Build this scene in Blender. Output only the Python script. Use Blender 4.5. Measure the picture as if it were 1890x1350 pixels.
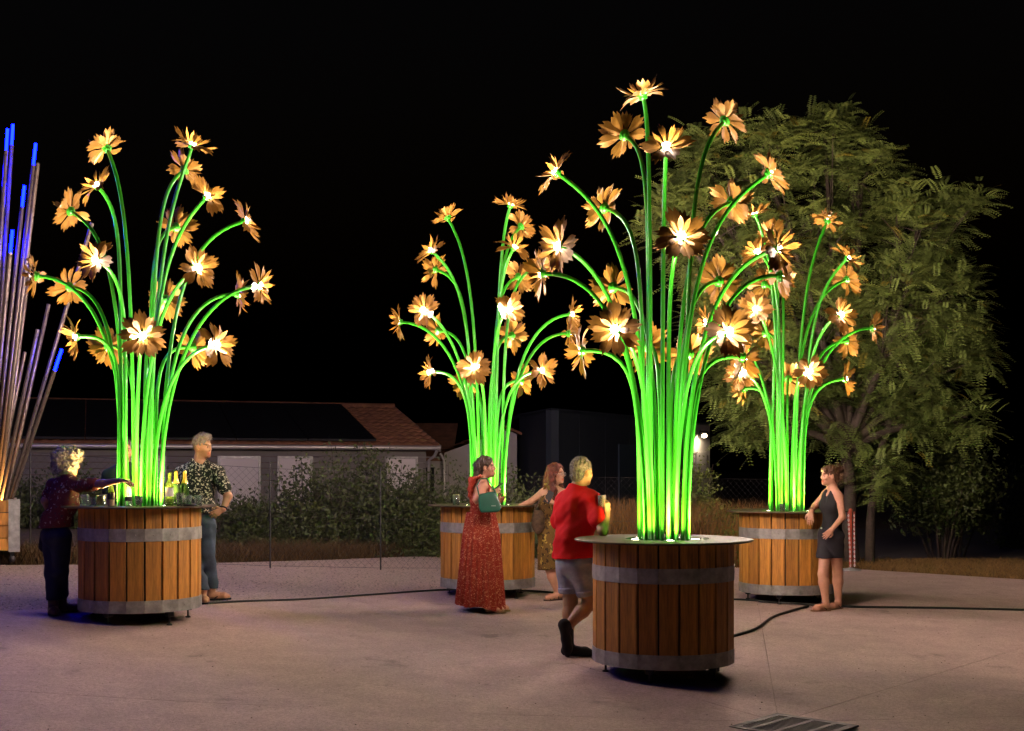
import bpy, bmesh, math, random
import numpy as np
from mathutils import Vector, Matrix
random.seed(7); rng = np.random.default_rng(7)
PI = math.pi
for o in list(bpy.data.objects): bpy.data.objects.remove(o)
SC = bpy.context.scene
COL = SC.collection

# ------------------------------------------------------------------ camera, sky, exposure
F = 2300.0; CX = 945.0; HY = 868.0; CAMZ = 1.66      # pixels of the photograph (1890 x 1350)
cam = bpy.data.cameras.new('camera'); camo = bpy.data.objects.new('camera', cam); COL.objects.link(camo)
camo.location = (0, 0, CAMZ); camo.rotation_euler = (PI/2, 0, 0)
cam.sensor_width = 36; cam.lens = 36*F/1890; cam.shift_y = (HY-675)/1890; cam.shift_x = 0
cam.clip_end = 2000; cam.clip_start = 0.05
SC.camera = camo
W = bpy.data.worlds.new('World'); SC.world = W; W.use_nodes = True
nt = W.node_tree; bg = nt.nodes['Background']
sky = nt.nodes.new('ShaderNodeTexSky'); sky.sky_type = 'NISHITA'; sky.sun_disc = False
sky.sun_elevation = math.radians(-4); sky.sun_rotation = math.radians(200)
nt.links.new(sky.outputs[0], bg.inputs[0]); bg.inputs[1].default_value = 0.06
SC.view_settings.view_transform = 'Standard'; SC.view_settings.look = 'None'
SC.view_settings.exposure = 0.5; SC.view_settings.gamma = 1.0
SC.cycles.use_denoising = True
SC.cycles.max_bounces = 8; SC.cycles.diffuse_bounces = 3; SC.cycles.glossy_bounces = 3
SC.cycles.transmission_bounces = 6; SC.cycles.transparent_max_bounces = 8
SC.cycles.sample_clamp_indirect = 4.0
SC.cycles.caustics_reflective = False; SC.cycles.caustics_refractive = False

LED_E = 680.0        # flower lamps, emission strength
SPOT_W = 1050.0       # uplights in the table tops, watt
BLUE_E = 320.0
BEAM_W = 130.0       # forward beam of each flower lamp, watt

def gz(x, y):
    xx = max(-7.0, min(9.0, x)); yy = min(y, 21.0)
    return -0.0206*(xx-1.24) + 0.0216*(yy-10.2) + 0.006*min(xx, 0)**2
def gz_np(x, y):
    xx = np.clip(x, -7, 9); yy = np.minimum(y, 21.0)
    return -0.0206*(xx-1.24) + 0.0216*(yy-10.2) + 0.006*np.minimum(xx, 0)**2
def P(px, py, d): return Vector(((px-CX)/F*d, d, CAMZ+(HY-py)/F*d))
def G(px, py):                                     # point of the ground that the photograph shows at px, py
    d = 10.0
    for _ in range(60):
        x = (px-CX)/F*d; d = 0.5*d + 0.5*(CAMZ-gz(x, d))*F/(py-HY)
    x = (px-CX)/F*d
    return Vector((x, d, gz(x, d)))

# ------------------------------------------------------------------ helpers
def tag(o, label=None, cat=None, group=None, kind=None):
    if label: o['label'] = label
    if cat: o['category'] = cat
    if group: o['group'] = group
    if kind: o['kind'] = kind
    return o
def empty(name, loc, rz=0, label=None, cat=None, group=None):
    o = bpy.data.objects.new(name, None); COL.objects.link(o)
    o.location = loc; o.rotation_euler = (0, 0, rz); o.empty_display_size = .1
    return tag(o, label, cat, group)
def link(name, me, mat=None, parent=None, loc=None, rot=None):
    o = bpy.data.objects.new(name, me); COL.objects.link(o)
    if mat is not None and len(me.materials) == 0: me.materials.append(mat)
    if parent is not None: o.parent = parent
    if loc is not None: o.location = loc
    if rot is not None: o.rotation_euler = rot
    return o
def fast_mesh(name, V, Fc, smooth=True, n=None):
    V = np.asarray(V, np.float32); Fc = np.asarray(Fc, np.int32)
    me = bpy.data.meshes.new(name); k = Fc.shape[1]
    me.vertices.add(len(V)); me.vertices.foreach_set('co', V.ravel())
    me.loops.add(Fc.size); me.loops.foreach_set('vertex_index', Fc.ravel())
    me.polygons.add(len(Fc)); me.polygons.foreach_set('loop_start', np.arange(0, Fc.size, k, dtype=np.int32))
    me.polygons.foreach_set('use_smooth', np.full(len(Fc), smooth, bool))
    me.update(calc_edges=True); return me
def set_col(me, col):
    a = me.color_attributes.new('tint', 'FLOAT_COLOR', 'POINT')
    c = np.ones((len(me.vertices), 4), np.float32); c[:, :3] = col
    a.data.foreach_set('color', c.ravel())

class MB:
    """collects shapes into one mesh"""
    def __init__(s): s.v = []; s.f = []; s.sm = []
    def add(s, v, f, smooth=False):
        b = len(s.v); s.v += [tuple(p) for p in v]; s.f += [tuple(b+i for i in q) for q in f]; s.sm += [smooth]*len(f)
        return s
    def box(s, c, size, M=None):
        x, y, z = [a/2 for a in size]
        v = [Vector((sx*x, sy*y, sz*z)) for sx in (-1, 1) for sy in (-1, 1) for sz in (-1, 1)]
        if M is not None: v = [M @ p for p in v]
        v = [p+Vector(c) for p in v]
        return s.add(v, [(0,1,3,2),(4,6,7,5),(0,4,5,1),(2,3,7,6),(0,2,6,4),(1,5,7,3)])
    def lathe(s, prof, seg=24, c=(0,0,0), cap=True, smooth=True):
        v = []; f = []
        for r, z in prof:
            for i in range(seg):
                a = 2*PI*i/seg; v.append((c[0]+r*math.cos(a), c[1]+r*math.sin(a), c[2]+z))
        for j in range(len(prof)-1):
            for i in range(seg):
                k = (i+1) % seg; f.append((j*seg+i, j*seg+k, (j+1)*seg+k, (j+1)*seg+i))
        s.add(v, f, smooth)
        if cap:
            n = len(prof)
            s.add(v[:seg], [tuple(range(seg-1, -1, -1))]); s.add(v[(n-1)*seg:], [tuple(range(seg))])
        return s
    def tube(s, pts, rad, seg=8, cap=True, smooth=True):
        pts = [Vector(p) for p in pts]; n = len(pts)
        rads = rad if hasattr(rad, '__len__') else [rad]*n
        T = [(pts[min(i+1, n-1)]-pts[max(i-1, 0)]).normalized() for i in range(n)]
        N = T[0].orthogonal().normalized(); v = []; f = []
        for i in range(n):
            N = (N-T[i]*N.dot(T[i]))
            N = N.normalized() if N.length > 1e-6 else T[i].orthogonal().normalized()
            B = T[i].cross(N)
            for k in range(seg):
                a = 2*PI*k/seg; v.append(pts[i]+(N*math.cos(a)+B*math.sin(a))*rads[i])
        for i in range(n-1):
            for k in range(seg):
                q = (k+1) % seg; f.append((i*seg+k, i*seg+q, (i+1)*seg+q, (i+1)*seg+k))
        s.add(v, f, smooth)
        if cap: s.add(v[:seg], [tuple(range(seg-1, -1, -1))]); s.add(v[-seg:], [tuple(range(seg))])
        return s
    def mesh(s, name):
        me = bpy.data.meshes.new(name); me.from_pydata([tuple(p) for p in s.v], [], s.f)
        me.polygons.foreach_set('use_smooth', s.sm); me.update(); return me
    def build(s, name, mat, parent=None, loc=None, rot=None): return link(name, s.mesh(name), mat, parent, loc, rot)

# ------------------------------------------------------------------ materials
def mat(name, col, rough=.6, metal=0., var=0., vscale=8., bump=0., bscale=60., rand=0., spec=.5, coat=0., stretch=None, tint=False, emit=None, es=0., trans=0., ior=1.45, col2=None, alpha=1.):
    m = bpy.data.materials.new(name); m.use_nodes = True; t = m.node_tree; b = t.nodes['Principled BSDF']
    b.inputs['Base Color'].default_value = (*col, 1); b.inputs['Roughness'].default_value = rough
    b.inputs['Metallic'].default_value = metal; b.inputs['Specular IOR Level'].default_value = spec
    b.inputs['Coat Weight'].default_value = coat; b.inputs['Coat Roughness'].default_value = .08
    b.inputs['Transmission Weight'].default_value = trans; b.inputs['IOR'].default_value = ior
    if emit: b.inputs['Emission Color'].default_value = (*emit, 1); b.inputs['Emission Strength'].default_value = es
    N = t.nodes.new; L = t.links.new
    src = None
    def coords(sc):
        tc = N('ShaderNodeTexCoord'); mp = N('ShaderNodeMapping'); L(tc.outputs['Object'], mp.inputs[0])
        mp.inputs['Scale'].default_value = [a*sc for a in (stretch or (1, 1, 1))]; return mp.outputs[0]
    if var or col2:
        nz = N('ShaderNodeTexNoise'); nz.inputs['Scale'].default_value = 1; nz.inputs['Detail'].default_value = 6; nz.inputs['Roughness'].default_value = .65
        L(coords(vscale), nz.inputs['Vector'])
        mx = N('ShaderNodeMix'); mx.data_type = 'RGBA'
        c2 = col2 or tuple(c*(1+var) for c in col); c1 = col if col2 else tuple(c*(1-var) for c in col)
        rp = N('ShaderNodeMapRange'); rp.inputs[1].default_value = .35; rp.inputs[2].default_value = .65; L(nz.outputs[0], rp.inputs[0])
        mx.inputs[6].default_value = (*c1, 1); mx.inputs[7].default_value = (*c2, 1); L(rp.outputs[0], mx.inputs[0]); src = mx.outputs[2]
        rr = N('ShaderNodeMapRange'); rr.inputs[3].default_value = max(.02, rough-.12); rr.inputs[4].default_value = min(1, rough+.12); L(nz.outputs[0], rr.inputs[0]); L(rr.outputs[0], b.inputs['Roughness'])
    if rand:
        oi = N('ShaderNodeObjectInfo'); hs = N('ShaderNodeHueSaturation'); mr = N('ShaderNodeMapRange')
        mr.inputs[3].default_value = 1-rand; mr.inputs[4].default_value = 1+rand
        L(oi.outputs['Random'], mr.inputs[0]); L(mr.outputs[0], hs.inputs['Value'])
        if src: L(src, hs.inputs['Color'])
        else: hs.inputs['Color'].default_value = (*col, 1)
        src = hs.outputs[0]
    if tint:
        at = N('ShaderNodeAttribute'); at.attribute_name = 'tint'
        mx = N('ShaderNodeMix'); mx.data_type = 'RGBA'; mx.blend_type = 'MULTIPLY'; mx.inputs[0].default_value = 1
        if src: L(src, mx.inputs[6])
        else: mx.inputs[6].default_value = (*col, 1)
        L(at.outputs['Color'], mx.inputs[7]); src = mx.outputs[2]
    if src: L(src, b.inputs['Base Color'])
    if bump:
        nz = N('ShaderNodeTexNoise'); nz.inputs['Scale'].default_value = 1; nz.inputs['Detail'].default_value = 5; L(coords(bscale), nz.inputs['Vector'])
        bp = N('ShaderNodeBump'); bp.inputs['Strength'].default_value = bump; bp.inputs['Distance'].default_value = .01
        L(nz.outputs[0], bp.inputs['Height']); L(bp.outputs[0], b.inputs['Normal'])
    return m
def cloth(name, base, spots, scale, thr, petals=0., spots2=None, rough=.85):
    """printed fabric: blotches or small flowers on a ground colour"""
    m = mat(name, base, rough, bump=.3, bscale=220, spec=.2); t = m.node_tree; b = t.nodes['Principled BSDF']; N = t.nodes.new; L = t.links.new
    tc = N('ShaderNodeTexCoord'); nz = N('ShaderNodeTexNoise'); nz.inputs['Scale'].default_value = scale*1.6; nz.inputs['Detail'].default_value = 2
    L(tc.outputs['Object'], nz.inputs['Vector'])
    mx = N('ShaderNodeMix'); mx.data_type = 'VECTOR'; mx.inputs[0].default_value = .035+petals
    L(tc.outputs['Object'], mx.inputs[4]); L(nz.outputs['Color'], mx.inputs[5])
    vo = N('ShaderNodeTexVoronoi'); vo.inputs['Scale'].default_value = scale; L(mx.outputs[1], vo.inputs['Vector'])
    cr = N('ShaderNodeValToRGB'); cr.color_ramp.interpolation = 'LINEAR'
    e = cr.color_ramp.elements; e[0].position = thr-.04; e[0].color = (*spots, 1); e[1].position = thr+.04; e[1].color = (*base, 1)
    L(vo.outputs['Distance'], cr.inputs[0]); out = cr.outputs[0]
    if spots2:
        m2 = N('ShaderNodeMix'); m2.data_type = 'RGBA'; m2.inputs[6].default_value = (*spots2, 1)
        sp = N('ShaderNodeSeparateColor'); L(vo.outputs['Color'], sp.inputs[0])
        gt = N('ShaderNodeMath'); gt.operation = 'GREATER_THAN'; gt.inputs[1].default_value = .45; L(sp.outputs[0], gt.inputs[0])
        lt = N('ShaderNodeMath'); lt.operation = 'LESS_THAN'; lt.inputs[1].default_value = thr; L(vo.outputs['Distance'], lt.inputs[0])
        ml = N('ShaderNodeMath'); ml.operation = 'MULTIPLY'; L(gt.outputs[0], ml.inputs[0]); L(lt.outputs[0], ml.inputs[1])
        L(out, m2.inputs[6]); m2.inputs[7].default_value = (*spots2, 1); L(ml.outputs[0], m2.inputs[0]); out = m2.outputs[2]
    L(out, b.inputs['Base Color']); return m
def emitter(name, col, strength):
    m = bpy.data.materials.new(name); m.use_nodes = True; t = m.node_tree; t.nodes.remove(t.nodes['Principled BSDF'])
    e = t.nodes.new('ShaderNodeEmission'); e.inputs[0].default_value = (*col, 1); e.inputs[1].default_value = strength
    t.links.new(e.outputs[0], t.nodes['Material Output'].inputs[0]); return m

M = {}
M['wood'] = mat('larch wood', (.40, .175, .028), .55, var=.45, vscale=3, stretch=(9, 9, .8), bump=.3, bscale=10, rand=.24)
M['zinc'] = mat('galvanised steel', (.30, .30, .29), .5, metal=.55, var=.3, vscale=9, bump=.06, bscale=40)
M['plate'] = mat('brushed bronze plate', (.10, .068, .047), .6, metal=.1, spec=.3, var=.2, vscale=5, bump=.02, bscale=80)
M['black'] = mat('black steel', (.015, .015, .016), .5, var=.3)
M['drum'] = mat('dark interior', (.02, .015, .012), .9)
M['green'] = mat('green lacquer', (.025, .27, .011), .3, coat=.35, spec=.5)
M['petal'] = mat('copper petal', (.15, .073, .011), .45, metal=.3, spec=.25, var=.16, vscale=14, rand=.12, bump=.05, bscale=30)
M['led'] = emitter('warm white lamp', (1, .80, .66), LED_E)
M['lens'] = emitter('uplight lens', (1, .86, .68), 40)
M['blue'] = emitter('blue light tube', (.0001, .00042, 1), BLUE_E)
M['rod'] = mat('satin rod', (.09, .072, .058), .3, metal=.4, var=.12, vscale=20)
M['concrete'] = mat('concrete', (.40, .30, .24), .8, bump=.35, bscale=110)
def weather(m, base, big=.55, stain=.35):
    t = m.node_tree; b = t.nodes['Principled BSDF']; N = t.nodes.new; L = t.links.new; tc = N('ShaderNodeTexCoord'); prev = None
    for sc, lo, hi, am, det in ((big, .35, .65, .12, 5), (3.1, .38, .62, .10, 6), (1.3, .62, .70, stain, 8), (40., .35, .65, .22, 4), (110., .58, .66, .5, 2)):
        nz = N('ShaderNodeTexNoise'); nz.inputs['Scale'].default_value = sc; nz.inputs['Detail'].default_value = det; nz.inputs['Roughness'].default_value = .62; nz.inputs['Distortion'].default_value = .4 if sc < 5 else 0; L(tc.outputs['Object'], nz.inputs['Vector'])
        mr = N('ShaderNodeMapRange'); mr.inputs[1].default_value = lo; mr.inputs[2].default_value = hi; mr.inputs[3].default_value = 1+am*.4; mr.inputs[4].default_value = 1-am; L(nz.outputs[0], mr.inputs[0])
        if prev is None: prev = mr.outputs[0]
        else: ml = N('ShaderNodeMath'); ml.operation = 'MULTIPLY'; L(prev, ml.inputs[0]); L(mr.outputs[0], ml.inputs[1]); prev = ml.outputs[0]
    mx = N('ShaderNodeMix'); mx.data_type = 'RGBA'; mx.blend_type = 'MULTIPLY'; mx.inputs[0].default_value = 1; mx.inputs[6].default_value = (*base, 1); L(prev, mx.inputs[7]); L(mx.outputs[2], b.inputs['Base Color'])
weather(M['concrete'], (.36, .265, .225))
M['gravel'] = mat('gravel', (.34, .26, .215), .95, var=.42, vscale=34, bump=1.0, bscale=45)
M['soil'] = mat('dry soil', (.09, .065, .042), .95, var=.4, vscale=6, bump=.9, bscale=14)
M['path'] = mat('tarmac path', (.09, .085, .085), .9, var=.2, vscale=10, bump=.4, bscale=60)
M['dry'] = mat('dry grass', (.20, .125, .045), .9, tint=True)
M['leaf'] = mat('tree leaf', (.125, .175, .042), .5, tint=True, spec=.35)
M['shrub'] = mat('shrub leaf', (.048, .066, .021), .5, tint=True, spec=.35)
M['bark'] = mat('bark', (.05, .038, .028), .9, var=.3, vscale=14, bump=.9, bscale=30)
M['siding'] = mat('pale siding', (.16, .148, .136), .75, var=.05, vscale=3)
M['render'] = mat('white render', (.36, .345, .335), .85, var=.06, vscale=2, bump=.15)
M['shutter'] = mat('white shutter', (.62, .58, .56), .6)
M['tile'] = mat('clay tile', (.20, .09, .046), .85, var=.35, vscale=4)
M['panel'] = mat('solar panel', (.008, .009, .012), .5)
M['slate'] = mat('slate blue cladding', (.018, .026, .040), .75, var=.08, vscale=2)
M['pale'] = mat('pale wall', (.50, .47, .43), .8, var=.06, vscale=2, bump=.1)
M['gutter'] = mat('metal gutter', (.5, .48, .46), .4, metal=.5)
M['dark'] = mat('dark glass', (.01, .011, .013), .15)
M['cord'] = mat('rubber cable', (.01, .013, .01), .55)
M['iron'] = mat('cast iron', (.085, .075, .066), .7, var=.3, vscale=20, bump=.4)
M['redpost'] = mat('red painted post', (.42, .07, .035), .5, var=.2)
M['chainred'] = mat('red chain link', (.45, .05, .04), .5); M['chainwhite'] = mat('white chain link', (.7, .66, .62), .5)
M['lampglow'] = emitter('flood lamp', (1, .78, .52), 9)

# ------------------------------------------------------------------ ground
def sheet(name, x0, x1, y0, y1, step, dz, material, kind='structure'):
    xs = np.arange(x0, x1+step*.5, step); ys = np.arange(y0, y1+step*.5, step)
    X, Y = np.meshgrid(xs, ys, indexing='ij'); Z = gz_np(X, Y)+dz
    V = np.stack([X, Y, Z], -1).reshape(-1, 3); n = len(ys)
    i, j = np.meshgrid(np.arange(len(xs)-1), np.arange(n-1), indexing='ij'); a = (i*n+j).ravel()
    me = fast_mesh(name, V, np.stack([a, a+n, a+n+1, a+1], 1))
    return me
def axis(far, near, step):
    a = list(np.arange(-near, near+.01, step)); return np.array([-far, -far*.3]+a+[far*.3, far])
xs = axis(600, 12, .5); ys = np.concatenate([[-300, -60, -10], np.arange(0, 30.1, .5), [45, 90, 250, 900]])
X, Y = np.meshgrid(xs, ys, indexing='ij'); Z = gz_np(X, Y)-.03
n = len(ys); i, j = np.meshgrid(np.arange(len(xs)-1), np.arange(n-1), indexing='ij'); a = (i*n+j).ravel()
gme = fast_mesh('ground', np.stack([X, Y, Z], -1).reshape(-1, 3), np.stack([a, a+n, a+n+1, a+1], 1))
tag(link('ground', gme, M['soil']), kind='structure')

def clipped(name, x0, x1, y0, y1, step, dz, planes, thick=.05):
    """piece of ground cut by vertical planes (point, outward normal)"""
    me = sheet(name, x0, x1, y0, y1, step, dz, None); bm = bmesh.new(); bm.from_mesh(me); bpy.data.meshes.remove(me)
    for p, nn in planes:
        bmesh.ops.bisect_plane(bm, geom=bm.verts[:]+bm.edges[:]+bm.faces[:], dist=1e-6, plane_co=(p[0], p[1], 0), plane_no=(nn[0], nn[1], 0), clear_outer=True)
    e = [e for e in bm.edges if e.is_boundary]
    r = bmesh.ops.extrude_edge_only(bm, edges=e)
    for v in r['geom']:
        if isinstance(v, bmesh.types.BMVert): v.co.z -= thick
    bmesh.ops.recalc_face_normals(bm, faces=bm.faces[:])
    if sum(f.normal.z for f in bm.faces) < 0: bmesh.ops.reverse_faces(bm, faces=bm.faces[:])
    for f in bm.faces: f.smooth = False
    out = bpy.data.meshes.new(name); bm.to_mesh(out); bm.free(); return out
def perp(a, b): d = (b-a).to_2d().normalized(); return Vector((-d.y, d.x))     # left normal of a->b
# edge between the concrete and the gravel behind it, and the edge of the planting
e0, e1 = G(0, 1128), G(812, 1086); e2 = G(1120, 1066); k0, k1 = G(1600, 1052), G(1890, 1070)
gl = perp(e0, e1)
planting0, planting1 = G(0, 1042), G(810, 1024)
pn = perp(planting0, planting1)
kn = perp(k0, k1)
grav = clipped('gravel_yard', -14, 3.2, 6, 24, .5, -.008, [(planting0, pn)])
tag(link('gravel_yard', grav, M['gravel']), kind='structure')
# concrete slabs: joints run from the drain outwards
drain = G(1437, 1333)
rays = [G(1403, 1140), G(1890, 1195), G(1890, 1322), Vector((3.0, 2.0, 0)), Vector((.2, 2.0, 0)), G(255, 1290), G(769, 1142)]
ang = [math.atan2(r.y-drain.y, r.x-drain.x) for r in rays]
order = sorted(range(len(rays)), key=lambda q: ang[q])
slabs = empty('concrete_yard', (0, 0, 0)); tag(slabs, kind='structure')
JW = .0025
for q in range(len(order)):
    a0 = ang[order[q]]; a1 = ang[order[(q+1) % len(order)]]
    d0 = Vector((math.cos(a0), math.sin(a0))); d1 = Vector((math.cos(a1), math.sin(a1)))
    n0 = Vector((d0.y, -d0.x)); n1 = Vector((-d1.y, d1.x)); dr = drain.to_2d()
    pl = [(dr-n0*JW, n0), (dr-n1*JW, n1), (e1, gl), (k0, kn)]
    me = clipped('slab', -9, 11, 2.0, 22, .5, 0, pl)
    if len(me.polygons): link('slab', me, M['concrete'], slabs)

# grit on the gravel, flecks on the concrete
def grit(name, n, f, smin, smax, material, tint):
    V = []; Fc = []; T = []
    base_ = [(1, 0, 0), (-.5, .87, 0), (-.5, -.87, 0), (0, 0, .8)]
    pts = scatter(n, f); sz = rng.uniform(smin, smax, n); an = rng.uniform(0, 6.28, n); br = rng.uniform(.4, 1.3, n); q = np.array(base_)
    c, s_ = np.cos(an), np.sin(an)
    X = (q[None, :, 0]*c[:, None]-q[None, :, 1]*s_[:, None])*sz[:, None]+pts[:, None, 0]; Y = (q[None, :, 0]*s_[:, None]+q[None, :, 1]*c[:, None])*sz[:, None]*.8+pts[:, None, 1]; Z = q[None, :, 2]*sz[:, None]*rng.uniform(.3, 1, n)[:, None]+pts[:, None, 2]
    b = np.arange(n)*4; me = fast_mesh(name, np.stack([X, Y, Z], -1).reshape(-1, 3), np.concatenate([np.stack([b, b+1, b+3], 1), np.stack([b+1, b+2, b+3], 1), np.stack([b+2, b, b+3], 1)]), False)
    set_col(me, np.repeat(br, 4)[:, None]*np.array(tint)); return link(name, me, material)
def scatter(n, f):
    out = []
    while len(out) < n:
        p = f()
        if p is not None: out.append(p)
    return np.array(out)
M['stone'] = mat('small stones', (.34, .27, .225), .9, tint=True)
def on_gravel():
    x = random.uniform(-9, 3); y = random.uniform(11, 21); q = Vector((x, y))
    if (q-e1.to_2d()).dot(gl) < .02 or (q-planting0.to_2d()).dot(pn) > 0: return None
    return (x, y, gz(x, y)-.009)
tag(grit('gravel_stones', 16000, on_gravel, .006, .017, M['stone'], (1, 1, 1)), 'small loose stones of the gravel behind the concrete', 'gravel', kind='stuff')
def on_concrete():
    x = random.uniform(-5, 7); y = random.uniform(6, 19); q = Vector((x, y))
    if (q-e1.to_2d()).dot(gl) > -.02 or (q-k0.to_2d()).dot(kn) > -.05: return None
    return (x, y, gz(x, y)+.0005)
tag(grit('leaf_litter', 1300, on_concrete, .002, .009, M['stone'], (.35, .3, .22)), 'scattered crumbs of dry leaf and grit on the concrete', 'litter', kind='stuff')

# drain with its slotted iron grate, set 45 degrees to the view
gc0 = G(1437, 1316); gu = Vector((-.67, -.74, 0)).normalized(); gv = Vector((.69, -.72, 0)).normalized()
gcen = gc0+gu*.31+gv*.31; gcen.z = gz(gcen.x, gcen.y)
gro = empty('drain_grate', gcen, math.atan2(gu.y, gu.x), 'square cast iron drain grate with rows of slots set in the concrete', 'drain')
mb = MB()
for s_ in (-1, 1): mb.box((s_*.285, 0, .006), (.05, .62, .012)); mb.box((0, s_*.285, .0065), (.52, .05, .013))
mb.build('frame', M['iron'], gro)
MB().box((0, 0, .003), (.52, .52, .004)).build('pit', M['drum'], gro)
bar = MB().box((0, 0, .008), (.012, .52, .010)).mesh('bar')
for k in range(15): link('bar', bar, M['iron'], gro, (-.245+k*.035, 0, 0))
rib = MB().box((0, 0, .009), (.52, .03, .011)).mesh('cross_rib')
for k in (-1, 0, 1): link('cross_rib', rib, M['iron'], gro, (0, k*.165, 0))

# tarmac path beyond the grass on the right
pa, pb = G(1560, 985), G(1890, 968)
pathm = clipped('path', 3.0, 16, 20, 34, .5, -.010, [])
tag(link('path', pathm, M['path']), kind='structure')

# ------------------------------------------------------------------ grass
def blades(name, pts, h, w, material, tint, parent=None, lean=.5):
    n = len(pts); pts = np.asarray(pts); hh = h*rng.uniform(.5, 1.3, n); a = rng.uniform(0, 2*PI, n)
    d = np.stack([np.cos(a), np.sin(a), np.zeros(n)], 1); ln = rng.normal(0, lean, (n, 2))*hh[:, None]
    tip = pts+np.stack([ln[:, 0], ln[:, 1], hh], 1); mid = pts*.5+tip*.5; mid[:, 2] += hh*.12
    wv = d*(w*rng.uniform(.6, 1.4, n))[:, None]
    V = np.stack([pts-wv, pts+wv, mid+wv*.7, mid-wv*.7, tip], 1).reshape(-1, 3); b = np.arange(n)*5
    Fc = np.concatenate([np.stack([b, b+1, b+2], 1), np.stack([b, b+2, b+3], 1), np.stack([b+3, b+2, b+4], 1)])
    me = fast_mesh(name, V, Fc, False); t = np.repeat(rng.uniform(.5, 1.4, n), 5)[:, None]*np.array(tint)
    set_col(me, t); return link(name, me, material, parent)
def scatter(n, f):
    out = []
    while len(out) < n:
        p = f()
        if p is not None: out.append(p)
    return np.array(out)
def right_grass():
    x = random.uniform(3.9, 10); y = random.uniform(17, 23.5); q = Vector((x, y))
    if (q-k0.to_2d()).dot(kn) < .03+random.random()*.15: return None
    if y > 20.6+random.random()*.4+.25*(x-5): return None
    return (x, y, gz(x, y)-.03)
tag(blades('dry_grass', scatter(26000, right_grass), .085, .006, M['dry'], (1, .95, .8), lean=.8), 'short dry brown grass beyond the edge of the concrete', 'grass', kind='stuff')
def fence_grass():
    x = random.uniform(-9.5, 4.6); t = (x+9.5)/14.1
    y0 = planting0.y+(planting1.y-planting0.y)*(x-planting0.x)/(planting1.x-planting0.x)
    y = y0+random.random()**1.7*1.5+.02
    return (x, y, gz(x, y)-.03)
tag(blades('tall_dry_grass', scatter(24000, fence_grass), 0.24, .006, M['dry'], (.36, .34, .30), lean=.5), 'tall dry grass growing along the wire fence', 'grass', kind='stuff')
def tuft_grass():
    x = random.uniform(1.3, 4.3); y = random.uniform(19.2, 21.2)
    return (x, y, gz(x, y)-.03)
tag(blades('straw_grass', scatter(9000, tuft_grass), .85, .006, M['dry'], (.75, .6, .42), lean=.22), 'tall straw coloured grass behind the fence by the lit wall', 'grass', kind='stuff')

# ------------------------------------------------------------------ houses behind the hedge
def poly_prism(mb, pts, thick):
    """flat polygon pts (Vectors, ccw seen from outside) with thickness inward"""
    n = (pts[1]-pts[0]).cross(pts[2]-pts[0]).normalized(); k = len(pts); q = [p-n*thick for p in pts]
    mb.add(pts+q, [tuple(range(k)), tuple(range(2*k-1, k-1, -1))]+[(i, k+i, k+(i+1) % k, (i+1) % k) for i in range(k)])
def frame(o, xdir):
    xdir = Vector(xdir).normalized(); return Matrix((( xdir.x, -xdir.y, 0), (xdir.y, xdir.x, 0), (0, 0, 1)))
def tiles(mb, L, S, w=.22, row=.36, amp=.035, y0=0., x0=0.):
    """canal tiles on a plane: x along the eave, y up the slope, each course stepped over the one below"""
    nx = int(L/w*6); rows = int(S/row)
    for r in range(rows):
        V = []
        for yy, dz in ((r*row, .045), (r*row+row+.05, .012)):
            for k in range(nx+1):
                x = k*L/nx; V.append((x0+x, y0+min(yy, S), dz+amp*(.5+.5*math.sin(2*PI*x/w))))
        V += [(p[0], p[1], -.01) for p in V[:nx+1]]
        Fc = [(k, k+1, nx+2+k, nx+1+k) for k in range(nx)]+[(2*nx+2+k, 2*nx+3+k, k+1, k) for k in range(nx)]
        mb.add(V, Fc, True)

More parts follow.
